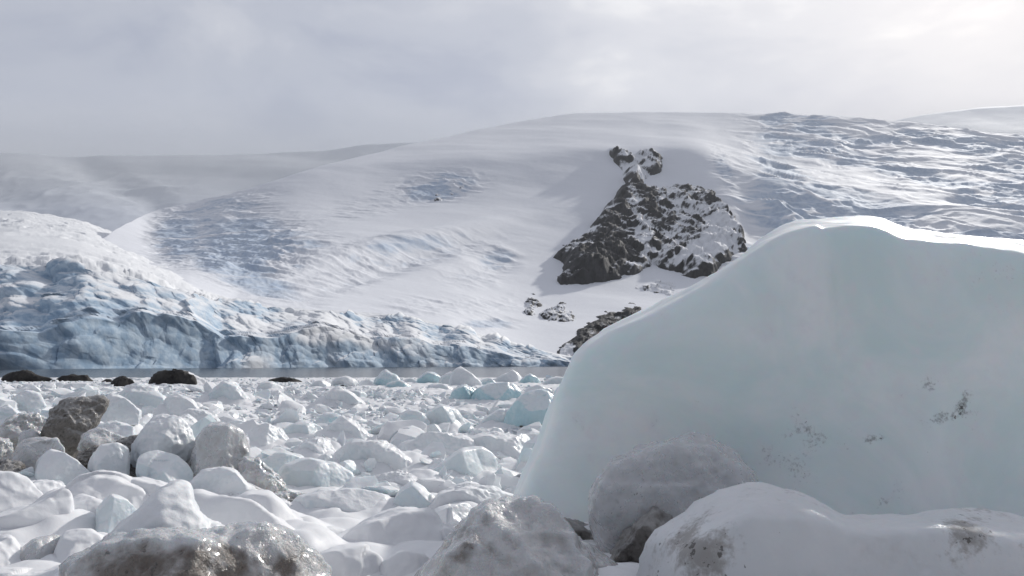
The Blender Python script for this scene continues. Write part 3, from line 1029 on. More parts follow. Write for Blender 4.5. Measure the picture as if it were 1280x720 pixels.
# ------------------------------------------------------------------ foreground, right
B('rounded dirty translucent boulder of ice leaning against the foot of the huge iceberg',
  [(738, 640), (738, 618), (748, 598), (768, 578), (795, 564), (822, 553), (858, 548), (888, 556), (915, 574), (936, 598), (945, 630), (930, 670), (880, 705), (800, 705), (760, 690), (745, 668)],
  5.35, (0.5, 0.5), 'grey', facets=[(-0.2, -0.8, -0.7, .62), (0.3, -0.9, 0.5, .66), (-0.6, -0.8, 0.5, .72)], p=5, nf=2, rough=0.045, sub=6, dirt=pixdirt([(790, 640, 50, 50, 0, .45), (900, 590, 30, 30, 0, .3), (830, 560, 60, 12, 0, .25)]), fine=0.02)
B('wide smooth pale slab of ice with gritty patches along the bottom right of the beach',
  [(798, 720), (806, 690), (818, 668), (845, 650), (880, 630), (915, 614), (955, 609), (995, 616), (1025, 630), (1055, 643), (1090, 646), (1140, 646), (1185, 640), (1215, 640), (1250, 646), (1300, 654), (1370, 680),
   (1420, 740), (1400, 830), (1100, 850), (850, 850), (795, 780)],
  4.1, (0.55, 0.7), 'slab', 'ice slab', 'ice_slab', facets=[(0.05, -1, 0.25, .78), (-0.5, -0.8, 0.3, .8), (0.1, -0.5, 0.9, .78)], p=13, taper=0.2, rough=0.010, nf=1, sub=6, frac=0.04, ctr=(1080, 760),
  dirt=pixdirt([(890, 695, 46, 60, 60, .45), (850, 700, 60, 60, 0, .4), (1200, 670, 34, 40, 0, .45), (1240, 670, 80, 40, 0, .4), (960, 618, 50, 8, 0, .25), (1000, 625, 60, 8, 20, .2)], 0.02), fine=0.014)
B('gritty grey heap of glassy ice at the bottom edge beside the wide pale slab',
  [(536, 730), (552, 706), (570, 688), (588, 670), (602, 650), (618, 638), (640, 633), (665, 640), (695, 655), (725, 678), (755, 700), (785, 722), (815, 770), (780, 860), (560, 860), (530, 790)],
  4.2, (0.5, 0.6), 'gritty', facets=[(-0.5, -0.8, 0.45, .66), (0.55, -0.6, 0.6, .66), (0, -0.9, .5, .72)], p=11, rough=0.05, sub=6, dirt=pixdirt([(600, 680, 40, 40, -30, .5), (660, 700, 90, 14, 0, .3), (720, 690, 30, 14, 30, .3), (590, 665, 30, 30, -40, .3)], 0.0), fine=0.035)
B('small black speckled lump of ice wedged between the dirty boulder and the pale slab',
  [(765, 705), (785, 680), (800, 655), (815, 638), (832, 633), (845, 642), (840, 656), (822, 672), (812, 695), (808, 730), (780, 735), (765, 722)],
  4.75, (0.25, 0.3), 'grime', rough=0.09, p=9, sub=5, fine=0.05, dirt=pixdirt([(790, 700, 40, 30, 0, .5)], 0.1))
B('strip of dark frozen grit lying along the lower left foot of the huge iceberg',
  [(690, 662), (705, 652), (722, 655), (745, 668), (765, 682), (778, 700), (775, 720), (750, 715), (720, 692)],
  5.6, (0.3, 0.3), 'grime', cat='ice lump', name='ice_lump', rough=0.09, p=9, sub=5, fine=0.05, dirt=pixdirt([(750, 690, 60, 30, 30, .4)], 0.0))

# ------------------------------------------------------------------ foreground, left
B('dirty brown grey glassy hump of ice at the bottom left edge of the beach',
  [(80, 750), (88, 712), (110, 696), (150, 682), (200, 676), (250, 674), (300, 668), (335, 667), (358, 680), (378, 700), (392, 722), (405, 760), (400, 860), (90, 860)],
  3.45, (0.4, 0.4), 'gritty', facets=[(0, -0.7, 0.7, .74), (-0.6, -0.7, 0.4, .74), (0.7, -0.6, 0.4, .74)], p=10, rough=0.045, sub=6, dirt=pixdirt([(300, 705, 80, 22, 0, .45), (170, 712, 80, 30, 0, .35), (345, 690, 30, 20, 40, .3), (240, 720, 180, 36, 0, .5)], 0.16), fine=0.035)
B('clear wet ridge of ice rising to a crest just behind the dirty brown hump',
  [(92, 720), (115, 690), (150, 662), (178, 640), (200, 622), (222, 612), (236, 622), (240, 640), (262, 660), (295, 668), (320, 690), (330, 730), (300, 800), (120, 800)],
  3.95, (0.35, 0.45), 'white', facets=[(-0.5, -0.5, 0.75, .62), (0.8, -0.4, 0.5, .66), (0.1, -1, .3, .72)], p=12, rough=0.04, sub=6, dirt=pixdirt([(200, 665, 60, 30, -30, .25), (120, 705, 40, 14, -20, .3)], -0.05), fine=0.02)
B('long smooth white snow bank sloping down to the right behind the clear ridge',
  [(225, 650), (232, 622), (250, 614), (285, 622), (320, 634), (350, 655), (372, 678), (392, 705), (400, 740), (330, 770), (240, 760)],
  4.9, (0.5, 0.4), 'snow', facets=[(0.1, -0.6, 0.8, .6), (-0.3, -0.7, .6, .7)], p=10, rough=0.03, sub=6, fine=0.004)
B('second smooth snow bank lying just beyond the long white one', [(285, 660), (292, 628), (312, 616), (338, 620), (362, 640), (392, 664), (400, 690), (370, 720), (300, 715)],
  5.7, (0.5, 0.4), 'snow', facets=[(0.2, -0.6, 0.8, .65)], p=10, rough=0.03, sub=5, fine=0.004)
B('fin shaped ice block with a broad shaded face at the left edge of the snow', [(-40, 720), (-30, 665), (-5, 648), (25, 640), (52, 630), (74, 614), (86, 618), (85, 640), (80, 668), (74, 700), (40, 720)],
  5.4, (0.45, 0.4), 'snow', facets=[(-0.5, -0.75, 0.25, .52), (0.9, -0.3, 0.4, .74)], p=16, rough=0.02, sub=6, fine=0.003)
B('low rounded snow block behind the fin shaped one at the left edge', [(-60, 660), (-45, 615), (-15, 597), (12, 596), (32, 604), (50, 620), (66, 645), (40, 668), (0, 672)], 6.7, (0.5, 0.4), 'snow', p=11, rough=0.03, fine=0.004,
  facets=[(0.5, -0.4, 0.7, .62), (-0.6, -0.7, .4, .66)])
B('small ribbed snow cake between the low rounded block and the long drift', [(22, 630), (28, 608), (48, 602), (75, 604), (88, 616), (88, 634), (60, 645), (35, 645)], 7.6, (0.4, 0.4), 'snow', rough=0.04, fine=0.01)
B('long soft snow drift in the middle of the left foreground', [(62, 650), (76, 618), (95, 602), (120, 595), (150, 598), (178, 610), (196, 626), (205, 655), (150, 680), (80, 680)], 6.6, (0.6, 0.4), 'snow', facets=[(0.2, -0.5, 0.8, .6)], p=9, rough=0.03, fine=0.006)
B('flat snow crust sloping right, below the pale greenish upright block', [(132, 635), (140, 608), (168, 599), (200, 603), (232, 614), (262, 634), (268, 660), (215, 675), (150, 668)], 6.9, (0.6, 0.4), 'snow', facets=[(-0.4, -0.7, 0.4, .62)], p=10, rough=0.035, fine=0.006)
B('rounded greyish ice lump set in the snow beside the fin shaped block', [(80, 652), (84, 630), (104, 621), (128, 626), (142, 640), (138, 660), (105, 668)], 5.9, (0.3, 0.3), 'snow', rough=0.03, p=9, fine=0.004)
B('small pale greenish ice plate tilted in the snow left of the clear ridge', [(118, 668), (124, 638), (140, 621), (158, 626), (172, 638), (160, 660), (140, 672)], 5.5, (0.25, 0.3), 'pale', rough=0.02, p=18)
B('white snow lump with a hollow at the lower left corner', [(-40, 760), (-34, 704), (-12, 680), (12, 674), (24, 688), (34, 712), (44, 750), (0, 780)], 4.5, (0.4, 0.4), 'snow', p=10, rough=0.05, fine=0.008, facets=[(-.7, -.6, .3, .6)])
B('smooth grey hollowed ice ball near the lower left corner', [(18, 735), (26, 692), (48, 676), (72, 672), (88, 688), (92, 718), (70, 745), (35, 750)], 4.6, (0.3, 0.35), 'grey', p=9, rough=0.03)
B('smooth snow bank at the bottom edge left of the dirty brown hump', [(-60, 790), (-40, 735), (0, 718), (40, 716), (80, 706), (110, 704), (110, 760), (60, 800)], 4.1, (0.35, 0.35), 'snow', p=10, rough=0.03, fine=0.004)
B('angular shaded ice block between the grey hollowed ball and the clear ridge', [(66, 725), (70, 690), (84, 668), (112, 664), (132, 672), (128, 700), (105, 725)], 4.6, (0.3, 0.35), 'snow', p=16, rough=0.02, facets=[(-0.7, -0.7, 0.1, .6)])

# ------------------------------------------------------------------ the dirty pile at the left
B('tall brown dirt coated slab standing upright in the dirty pile', [(78, 566), (58, 556), (54, 535), (66, 514), (84, 504), (104, 499), (122, 496), (131, 502), (129, 514), (118, 530), (108, 548), (99, 562), (90, 572)],
  11.2, (0.3, 0.3), 'grime', 'ice slab', 'ice_slab', facets=[(-0.7, -0.7, 0.4, .6), (0.6, -0.8, 0.0, .7)], p=12, rough=0.06, fine=0.05, dirt=pixdirt([(75, 530, 30, 30, 0, .4)]))
B('low dark gritty mound left of the tall brown slab', [(-6, 560), (6, 533), (22, 521), (44, 520), (62, 528), (66, 548), (40, 562), (10, 566)], 11.8, (0.4, 0.4), 'gritty', rough=0.07, fine=0.05, dirt=pixdirt([], 0.3))
B('small smooth grey pebble of ice in front of the low dark mound', [(22, 556), (26, 542), (38, 537), (50, 545), (50, 556), (36, 562)], 10.9, (0.2, 0.2), 'grey', rough=0.03)
B('large rounded grey ice boulder with a black speckled lid in the dirty pile', [(6, 605), (14, 570), (28, 555), (50, 549), (70, 549), (77, 563), (74, 590), (60, 612), (25, 618)], 9.6, (0.4, 0.4), 'grey', rough=0.035, p=11, facets=[(-.3, -.5, .8, .7)],
  dirt=pixdirt([(45, 553, 30, 5, 0, .6), (60, 600, 30, 14, 0, .4)]), fine=0.008)
B('black gritty ice lump at the left edge of the dirty pile', [(-60, 610), (-40, 565), (-15, 550), (8, 556), (20, 580), (18, 612), (-20, 625)], 9.9, (0.4, 0.4), 'gritty', rough=0.08, fine=0.06, dirt=pixdirt([(0, 600, 40, 30, 0, .6)], 0.2))
B('clean white angular ice cube in front of the dirty pile', [(44, 595), (48, 576), (64, 562), (80, 565), (97, 576), (112, 592), (106, 608), (75, 616), (52, 610)], 8.9, (0.4, 0.35), 'white', rough=0.02, p=15, facets=[(0.75, -.6, .2, .58), (-.3, -.6, .7, .66)])
B('white ice block with a sunlit right edge below the tall brown slab', [(113, 592), (116, 572), (126, 559), (146, 556), (160, 562), (160, 580), (158, 604), (138, 612), (118, 606)], 9.2, (0.4, 0.35), 'white', rough=0.03, facets=[(-.4, -.9, .1, .6)])
B('olive grey wedge of ice just right of the tall brown slab', [(98, 562), (108, 544), (124, 538), (140, 541), (156, 548), (148, 560), (118, 570)], 10.4, (0.3, 0.3), 'grey', rough=0.05, dirt=pixdirt([(130, 555, 40, 6, 0, .5)], .1), fine=0.02)
B('tall translucent ice block dusted white, upright in the centre of the dirty pile', [(166, 590), (169, 556), (178, 536), (192, 520), (208, 517), (224, 527), (236, 546), (240, 575), (232, 600), (190, 600)], 9.8, (0.4, 0.35), 'white', rough=0.05, p=13,
  facets=[(-.35, -.9, .35, .6), (.8, -.5, .2, .64)], dirt=pixdirt([(222, 565, 22, 30, 0, .3), (175, 590, 14, 30, 0, .4)], -0.05), fine=0.02)
B('pale greenish ice block with a flat face below the tall translucent one', [(172, 592), (178, 572), (198, 565), (222, 572), (237, 592), (238, 612), (216, 622), (185, 612)], 8.8, (0.35, 0.35), 'pale', rough=0.02, p=15, facets=[(-.5, -.8, .2, .6)])
B('tall dirty grey ice block with a broad face at the right of the dirty pile', [(234, 610), (240, 570), (248, 548), (262, 535), (284, 532), (302, 539), (309, 560), (308, 588), (296, 610), (255, 618)], 9.4, (0.4, 0.4), 'grey', rough=0.04, p=13,
  facets=[(.1, -1, .25, .7), (-.8, -.6, 0, .66)], dirt=pixdirt([(245, 590, 20, 30, 0, .45), (303, 575, 14, 30, 0, .45), (270, 560, 40, 20, 0, .15)]), fine=0.015)
B('two humped white ice lump in front of the tall dirty grey block', [(232, 630), (238, 602), (256, 588), (278, 584), (294, 592), (314, 608), (332, 622), (300, 640), (255, 640)], 8.3, (0.4, 0.4), 'white', rough=0.04, p=9, facets=[(.4, -.6, .7, .66)])
B('crumbly rubble of dirty ice right of the tall dirty grey block', [(292, 620), (298, 592), (308, 573), (324, 579), (344, 598), (356, 614), (330, 630)], 9.0, (0.4, 0.4), 'gritty', rough=0.08, fine=0.06)
B('smooth white ice pebble below the pale greenish block', [(196, 625), (204, 608), (226, 604), (244, 616), (246, 630), (220, 638)], 8.0, (0.3, 0.3), 'snow', rough=0.03)
B('small rounded white lump wedged left of the pale greenish block', [(138, 612), (142, 600), (160, 596), (178, 602), (184, 616), (160, 624)], 8.3, (0.3, 0.3), 'snow', rough=0.03)
B('dark gritty rubble showing in the gap beneath the tall brown slab', [(92, 602), (98, 575), (112, 562), (132, 560), (128, 580), (118, 604)], 9.9, (0.3, 0.3), 'grime', rough=0.09, fine=0.06, dirt=pixdirt([], .5), name='ice_lump', cat='ice lump')

for i, (o, Y, l) in enumerate([
        ([(-14, 618), (-8, 592), (8, 578), (24, 584), (30, 604), (24, 620)], 9.0, 'heap of black gritty rubble at the left edge under the large rounded grey boulder'),
        ([(60, 616), (70, 596), (90, 588), (110, 596), (118, 616)], 9.5, 'black grit in the gap right behind the clean white cube'),
        ([(140, 566), (150, 552), (168, 546), (186, 552), (180, 566)], 10.2, 'streak of dark grit running left from the tall translucent block'),
        ([(222, 612), (230, 590), (240, 574), (250, 586), (250, 614)], 9.6, 'dark gritty gap filling between the tall translucent and tall dirty grey blocks'),
        ([(340, 640), (360, 626), (392, 622), (420, 628), (420, 642)], 8.1, 'low dark streak of grit before the snow lidded block in the centre'),
        ([(545, 742), (552, 715), (566, 700), (578, 712), (578, 744)], 4.6, 'black crevice grit between the rounded snow block and the gritty grey heap')]):
    B(l, o, Y, (0.35, 0.3), 'grime', name='ice_lump', cat='ice lump', rough=0.09, fine=0.06, p=8, nf=3, sub=5, seed=600 + i, dirt=pixdirt([], .45))

# ------------------------------------------------------------------ centre
B('snow lidded ice block with a blue grey shaded face right of the crumbly rubble', [(344, 622), (347, 598), (360, 583), (388, 575), (418, 578), (438, 592), (442, 612), (405, 626), (365, 628)], 10.0, (0.5, 0.5), 'pale', rough=0.025, p=13, facets=[(-.2, -.95, .12, .55), (.3, -.5, .8, .78)])
B('blue grey ice block half hidden behind the snow lidded one', [(318, 598), (326, 576), (346, 566), (372, 570), (388, 584), (380, 604), (345, 608)], 11.2, (0.4, 0.4), 'pale', rough=0.03, facets=[(-.3, -.95, .1, .6)])
B('smooth round shouldered pale ice dome standing alone left of the huge iceberg', [(526, 606), (538, 590), (558, 576), (578, 563), (600, 561), (615, 569), (622, 585), (623, 610), (600, 620), (550, 616)], 10.6, (0.5, 0.5), 'pale', rough=0.015, p=14, facets=[(-.25, -.9, .3, .66)])
B('thick flat topped slab of white ice with a clean cut right end', [(356, 668), (358, 640), (374, 622), (402, 612), (440, 613), (478, 619), (494, 630), (494, 655), (470, 670), (410, 674)], 7.5, (0.5, 0.5), 'white', 'ice slab', 'ice_slab', rough=0.025, p=15, facets=[(0, -1, .1, .6), (.1, -.4, .9, .72)])
B('dark shaded five sided ice wedge right of the thick flat topped slab', [(486, 660), (490, 630), (503, 614), (516, 605), (532, 613), (547, 630), (548, 655), (520, 668)], 7.6, (0.35, 0.4), 'pale', rough=0.015, p=20, facets=[(-.1, -1, -.05, .5)])
B('broad layered white slab left of the foot of the huge iceberg', [(524, 662), (530, 634), (552, 616), (584, 607), (616, 611), (645, 624), (640, 645), (600, 664)], 7.7, (0.5, 0.5), 'snow', 'ice slab', 'ice_slab', rough=0.05, p=13, facets=[(-.2, -.9, .2, .66)], fine=0.015)
B('small tongue of ice with a rounded end before the broad layered slab', [(530, 668), (542, 643), (562, 632), (584, 631), (594, 645), (590, 662), (560, 676)], 6.9, (0.35, 0.35), 'white', rough=0.02)
B('small grey ice lump beside the gritty heap', [(570, 676), (576, 654), (594, 646), (612, 652), (620, 672), (595, 684)], 6.3, (0.3, 0.3), 'white', rough=0.03)
B('white shard of ice with a sharp crest left of the gritty heap', [(536, 705), (542, 678), (554, 660), (568, 664), (582, 682), (580, 704), (560, 716)], 5.5, (0.3, 0.3), 'snow', rough=0.05, p=16, fine=0.02)
B('big snow block with a sharp ridge, its left face shaded and right face sunlit', [(420, 710), (432, 672), (460, 655), (498, 644), (535, 643), (552, 662), (556, 692), (548, 725), (500, 750), (440, 745)], 5.5, (0.55, 0.5), 'snow', rough=0.03, p=18, sub=6,
  facets=[(-0.75, -0.6, 0.35, .52), (0.35, -0.62, 0.7, .56)], fine=0.008, nf=1)
B('sunlit tabular slab of white ice behind the dirty brown hump', [(336, 710), (344, 676), (372, 660), (415, 662), (446, 676), (450, 700), (410, 722), (360, 722)], 5.9, (0.5, 0.5), 'snow', 'ice slab', 'ice_slab', rough=0.02, p=16, facets=[(-.5, -.75, .3, .56), (.4, -.5, .75, .66)])
B('smooth white snow slab at the bottom edge right of the dirty brown hump', [(366, 770), (374, 712), (405, 694), (452, 688), (478, 700), (482, 760), (420, 800)], 4.5, (0.4, 0.45), 'snow', 'ice slab', 'ice_slab', rough=0.02, p=13, facets=[(-.2, -.6, .75, .64)], fine=0.004)
B('rounded snow block at the bottom edge under the sharp ridged one', [(464, 770), (472, 712), (498, 694), (530, 694), (552, 712), (556, 770), (510, 800)], 4.55, (0.4, 0.45), 'snow', rough=0.025, p=12, facets=[(-.7, -.6, .3, .6)], fine=0.004)
B('low shaded ice ledge between the flat topped slab and the sunlit tabular one', [(352, 690), (360, 664), (388, 654), (430, 652), (456, 662), (450, 684), (400, 696)], 6.5, (0.4, 0.4), 'white', rough=0.03, p=14, facets=[(0, -1, .2, .6)])
B('long low crust of snow running right from the two humped lump', [(308, 650), (318, 632), (345, 624), (372, 634), (380, 652), (345, 664)], 7.4, (0.4, 0.4), 'snow', rough=0.05, fine=0.02)
B('grey gritty ledge below the snow lidded ice block', [(318, 640), (330, 622), (362, 616), (398, 620), (395, 636), (350, 646)], 8.6, (0.4, 0.4), 'gritty', rough=0.06, fine=0.04)
B('lumpy ridged white ice behind the round shouldered dome', [(492, 576), (502, 556), (528, 545), (560, 543), (588, 552), (596, 570), (560, 586), (515, 586)], 13.0, (0.7, 0.7), 'white', rough=0.06, p=10, fine=0.02, facets=[(-.7, -.7, .2, .6)])
B('pair of joined white ice humps hard against the iceberg edge', [(572, 566), (584, 550), (612, 543), (640, 548), (656, 541), (672, 550), (676, 568), (650, 582), (600, 582)], 13.4, (0.6, 0.6), 'white', rough=0.05, p=11, facets=[(-.3, -1, .1, .66)])
B('long broken white ridge of ice before the lumpy ridged one', [(408, 588), (420, 566), (445, 552), (476, 556), (508, 570), (532, 588), (500, 602), (440, 602)], 11.6, (0.6, 0.6), 'white', rough=0.06, p=10, fine=0.02)
B('white crumbling bank in front of the round shouldered dome', [(450, 612), (470, 596), (505, 592), (545, 602), (540, 618), (480, 624)], 9.3, (0.5, 0.5), 'snow', rough=0.07, fine=0.03)
B('crisp shaded lilac blue ice face among white lumps in mid field', [(352, 552), (358, 536), (378, 527), (400, 532), (408, 546), (398, 560), (370, 560)], 16.5, (0.5, 0.5), 'pale', rough=0.03, facets=[(-.2, -1, .1, .55)])
B('angular white ice block right of the crisp lilac blue face', [(398, 552), (408, 534), (428, 521), (450, 536), (468, 552), (440, 562)], 16.0, (0.7, 0.7), 'white', rough=0.06, p=12, facets=[(-.6, -.7, .2, .6)])
B('white ice block with a bright right edge just below the crisp lilac blue face', [(368, 574), (376, 556), (394, 547), (412, 552), (422, 568), (412, 582), (385, 584)], 13.4, (0.5, 0.5), 'white', rough=0.04, facets=[(-.4, -.9, .2, .6)])
B('smooth white lump beyond the tall dirty grey block', [(300, 560), (310, 540), (332, 530), (352, 536), (362, 552), (345, 566), (315, 570)], 14.8, (0.5, 0.5), 'white', rough=0.04)
B('bright turquoise upright block with a black base beside the iceberg edge', [(628, 538), (636, 516), (650, 499), (664, 488), (678, 486), (690, 496), (700, 515), (700, 536), (660, 542)], 19.5, (0.6, 0.6), 'blue', rough=0.02, p=13,
  dirt=pixdirt([(660, 536, 70, 5, -4, 1.1), (688, 512, 6, 4, 0, 1.0)]))
B('low pale block with a dirty foot at the left of the bright turquoise one', [(598, 538), (606, 522), (624, 512), (644, 512), (650, 528), (642, 540)], 20.2, (0.6, 0.6), 'pale', rough=0.03, p=10, dirt=pixdirt([(612, 535, 30, 4, 0, .9)]))
B('egg shaped pale blue ice block, left of a matching pair in mid field', [(495, 533), (499, 519), (512, 513), (526, 517), (536, 528), (528, 538), (508, 539)], 19.6, (0.5, 0.5), 'pale', rough=0.02, p=9)
B('domed pale blue ice block, right and larger of a matching pair in mid field', [(526, 531), (534, 515), (552, 507), (570, 513), (580, 528), (570, 540), (540, 540)], 20.4, (0.6, 0.6), 'pale', rough=0.02, p=9)
B('flat topped turquoise slab farther out above the bright turquoise block', [(588, 503), (594, 488), (612, 479), (636, 477), (648, 486), (652, 500), (625, 506)], 34.0, (1.0, 1.0), 'blue', 'ice slab', 'ice_slab', rough=0.02, p=16)
B('rounded turquoise block touching the left of the flat topped turquoise slab', [(560, 504), (566, 490), (580, 482), (594, 487), (598, 502), (578, 507)], 35.0, (0.8, 0.8), 'blue', rough=0.03, p=10)
far = [([(466, 488), (470, 474), (482, 463), (494, 470), (504, 482), (498, 489)], 'pointed turquoise ice block first in the row at the water edge'),
       ([(496, 488), (502, 476), (514, 473), (526, 480), (528, 488)], 'low pale block second in the row at the water edge'),
       ([(518, 488), (522, 474), (534, 465), (548, 470), (556, 482), (548, 488)], 'stepped turquoise ice block left of the tallest pinnacle at the water edge'),
       ([(546, 488), (552, 472), (566, 465), (576, 474), (580, 487)], 'blunt turquoise block directly under the tallest pinnacle at the water edge'),
       ([(562, 484), (566, 466), (576, 459), (590, 468), (602, 478), (598, 485)], 'tallest white pinnacle of ice in the row at the water edge'),
       ([(612, 484), (620, 473), (634, 468), (640, 463), (650, 470), (654, 484)], 'peaked white ice block at the water edge right of the tallest pinnacle'),
       ([(646, 487), (652, 474), (662, 467), (674, 474), (678, 486)], 'rounded pale blue block second from the iceberg at the water edge'),
       ([(672, 488), (682, 476), (698, 471), (714, 474), (718, 488)], 'wide pale blue block at the water edge touching the iceberg outline'),
       ([(414, 481), (420, 473), (432, 470), (444, 474), (448, 482)], 'grey white lump of ice alone at the water edge before the glacier')]
for i, (o, l) in enumerate(far):
    B(l, o, 62 + 5 * ((i * 7) % 4), (1.2, 1.2), 'white' if i in (4, 5, 8) else ('pale' if i % 2 else 'blue'), group=None, rough=0.05, p=11, seed=200 + i, sub=4)
more = [([(480, 490), (484, 480), (498, 476), (512, 481), (514, 491)], 58, 'blue', 'small clear turquoise lump before the pointed block at the water edge'),
        ([(528, 494), (536, 482), (552, 480), (566, 486), (568, 495)], 54, 'pale', 'low pale double lump before the blunt turquoise block at the water edge'),
        ([(598, 486), (602, 476), (612, 473), (622, 480), (622, 487)], 66, 'blue', 'squat turquoise lump between the tallest pinnacle and the peaked block'),
        ([(652, 497), (660, 484), (676, 482), (690, 488), (692, 499)], 46, 'pale', 'pale lump before the wide block, nearly behind the iceberg edge'),
        ([(690, 500), (696, 486), (712, 480), (730, 486), (732, 502)], 42, 'blue', 'turquoise block partly hidden by the iceberg edge above the bright upright one'),
        ([(446, 486), (452, 477), (462, 474), (472, 480), (474, 487)], 64, 'white', 'small white lump just left of the pointed turquoise block'),
        ([(386, 486), (392, 478), (404, 475), (414, 480), (414, 487)], 60, 'white', 'small white lump left of the grey white one at the water edge'),
        ([(318, 490), (326, 480), (340, 477), (352, 483), (354, 491)], 52, 'white', 'rounded white lump just before the thin black rock'),
        ([(420, 500), (430, 490), (446, 488), (460, 494), (458, 503)], 38, 'pale', 'flat pale floe in open mid field left of the joined turquoise slab')]
for i, (o, Y, mt, l) in enumerate(more):
    B(l, o, Y, (0.016 * Y, 0.016 * Y), mt, rough=0.05, p=10, seed=500 + i, sub=4)
left = [([(-14, 545), (-6, 516), (10, 508), (24, 518), (28, 534), (10, 545)], 17.5, 'pale', 'rounded pale blue block cut by the left edge beyond the dirty pile'),
        ([(10, 516), (16, 498), (32, 488), (50, 492), (58, 508), (40, 518)], 27, 'pale', 'pale blue ice hump behind the tall brown slab, towards the left edge'),
        ([(122, 532), (128, 504), (140, 494), (160, 500), (176, 514), (170, 530), (145, 536)], 17, 'white', 'smooth white block directly right of the top of the tall brown slab'),
        ([(142, 514), (152, 492), (172, 481), (194, 484), (207, 498), (204, 512), (170, 518)], 26, 'pale', 'long pale blue ice block beyond the tall translucent one'),
        ([(110, 548), (120, 532), (144, 527), (166, 534), (168, 548), (135, 554)], 14, 'pale', 'clean pale ridge of ice between the tall brown slab and tall translucent block'),
        ([(200, 522), (206, 500), (222, 492), (240, 502), (252, 518), (230, 528)], 21, 'white', 'white jagged lump just above the tall translucent block'),
        ([(256, 510), (264, 490), (280, 477), (296, 482), (314, 498), (312, 510), (280, 514)], 33, 'pale', 'largest pale blue peak of ice right of the black shore rock'),
        ([(224, 520), (236, 512), (256, 514), (274, 526), (262, 540), (236, 540)], 15.5, 'white', 'white lump of ice peeping over the tall dirty grey block'),
        ([(400, 506), (408, 492), (424, 484), (440, 492), (452, 504), (424, 510)], 30, 'white', 'pale lump with a streaked side in open mid field'),
        ([(204, 545), (212, 528), (234, 520), (250, 532), (250, 550), (225, 556)], 13, 'white', 'white block filling the gap between the tall translucent and dirty grey blocks')]
for i, (o, Y, mt, l) in enumerate(left):
    B(l, o, Y, (0.03 * Y, 0.03 * Y), mt, rough=0.05, p=12, seed=300 + i, nf=3)

# ------------------------------------------------------------------ black rocks at the water's edge
rocks = [([(186, 480), (194, 468), (206, 462), (218, 461), (230, 465), (244, 471), (248, 481)], 66, 'largest black rock at the water edge, snow banked on its right side'),
         ([(0, 476), (8, 465), (20, 461), (34, 461), (48, 466), (64, 471), (66, 477)], 78, 'long low black rock at the water edge, nearest the left border'),
         ([(66, 477), (76, 468), (92, 466), (106, 467), (114, 472), (116, 478)], 79, 'flat black rock between the long low one and the round brown one'),
         ([(139, 483), (143, 474), (152, 469), (161, 472), (168, 480), (160, 485)], 60, 'small round brown rock between two black rocks at the water edge'),
         ([(332, 478), (342, 472), (356, 470), (368, 471), (376, 475), (374, 479)], 76, 'thin black rock alone in the ice, right of the largest black one'),
         ([(128, 477), (133, 472), (138, 473), (141, 478)], 74, 'tiny black stone just left of the round brown rock')]
for i, (o, Y, l) in enumerate(rocks):
    o = [(a, 480 + (b - 480) * (0.92 if i == 0 else 0.75)) for a, b in o]
    B(l, o, Y, (0.9, 0.9), 'shore_rock', 'rock', 'shore_rock', rough=0.09, p=9, frac=0.2, seed=400 + i, sub=5, fine=0.05)
B('low bank of white snow on the right flank of the largest black rock', [(214, 480), (216, 467), (226, 463), (240, 468), (258, 476), (256, 484), (230, 486)], 67.5, (1.0, 1.0), 'snow', 'snow bank', 'snow_bank', rough=0.03)


# ------------------------------------------------------------------ loose chunks of brash ice
def clear_of_blocks(px, py, Y, r):
    rp = 1000 * r / Y
    for (x0, x1, y0, y1, HY, th) in HERO:
        f = th[0] if isinstance(th, tuple) else th
        if x0 - 0.3 * rp < px < x1 + 0.3 * rp:
            hb = f + r * 0.4
            if Y < HY + f * 0.7 and Y > HY - hb:
                return False
            if Y <= HY - hb and py - rp * 0.9 < y1 - 0.25 * (y1 - y0) and HY - Y < 0.5 * HY:
                return False
    return True


def scatter():
    r = np.random.default_rng(21)
    pts = []
    for k in range(40000):
        far_ = k % 8 == 0
        py = r.uniform(473.5, 500) if k % 3 == 0 else r.uniform(478, 640)
        px = r.uniform(-170, 1450) if far_ else r.uniform(-90, 760)
        Y = solve_tab(py)
        s = min(0.62, max(0.035, 0.085 * math.exp(r.normal() * 0.65)))
        s = max(s, 1.3 * Y / 1000)
        if Y > 90 and r.random() < 0.4:
            continue
        if not clear_of_blocks(px, py, Y, s):
            continue
        pts.append((px, py, Y, s, r.random()))
        if len(pts) >= 12000:
            break
    return pts


_tab_v = np.linspace(2.2, 118, 6000)
_tab_z = (CAMZ - ground_z(0, _tab_v)) / _tab_v


def solve_tab(py):
    _, v = uv_of(640, py)
    return float(np.interp(float(v), -_tab_z, _tab_v))


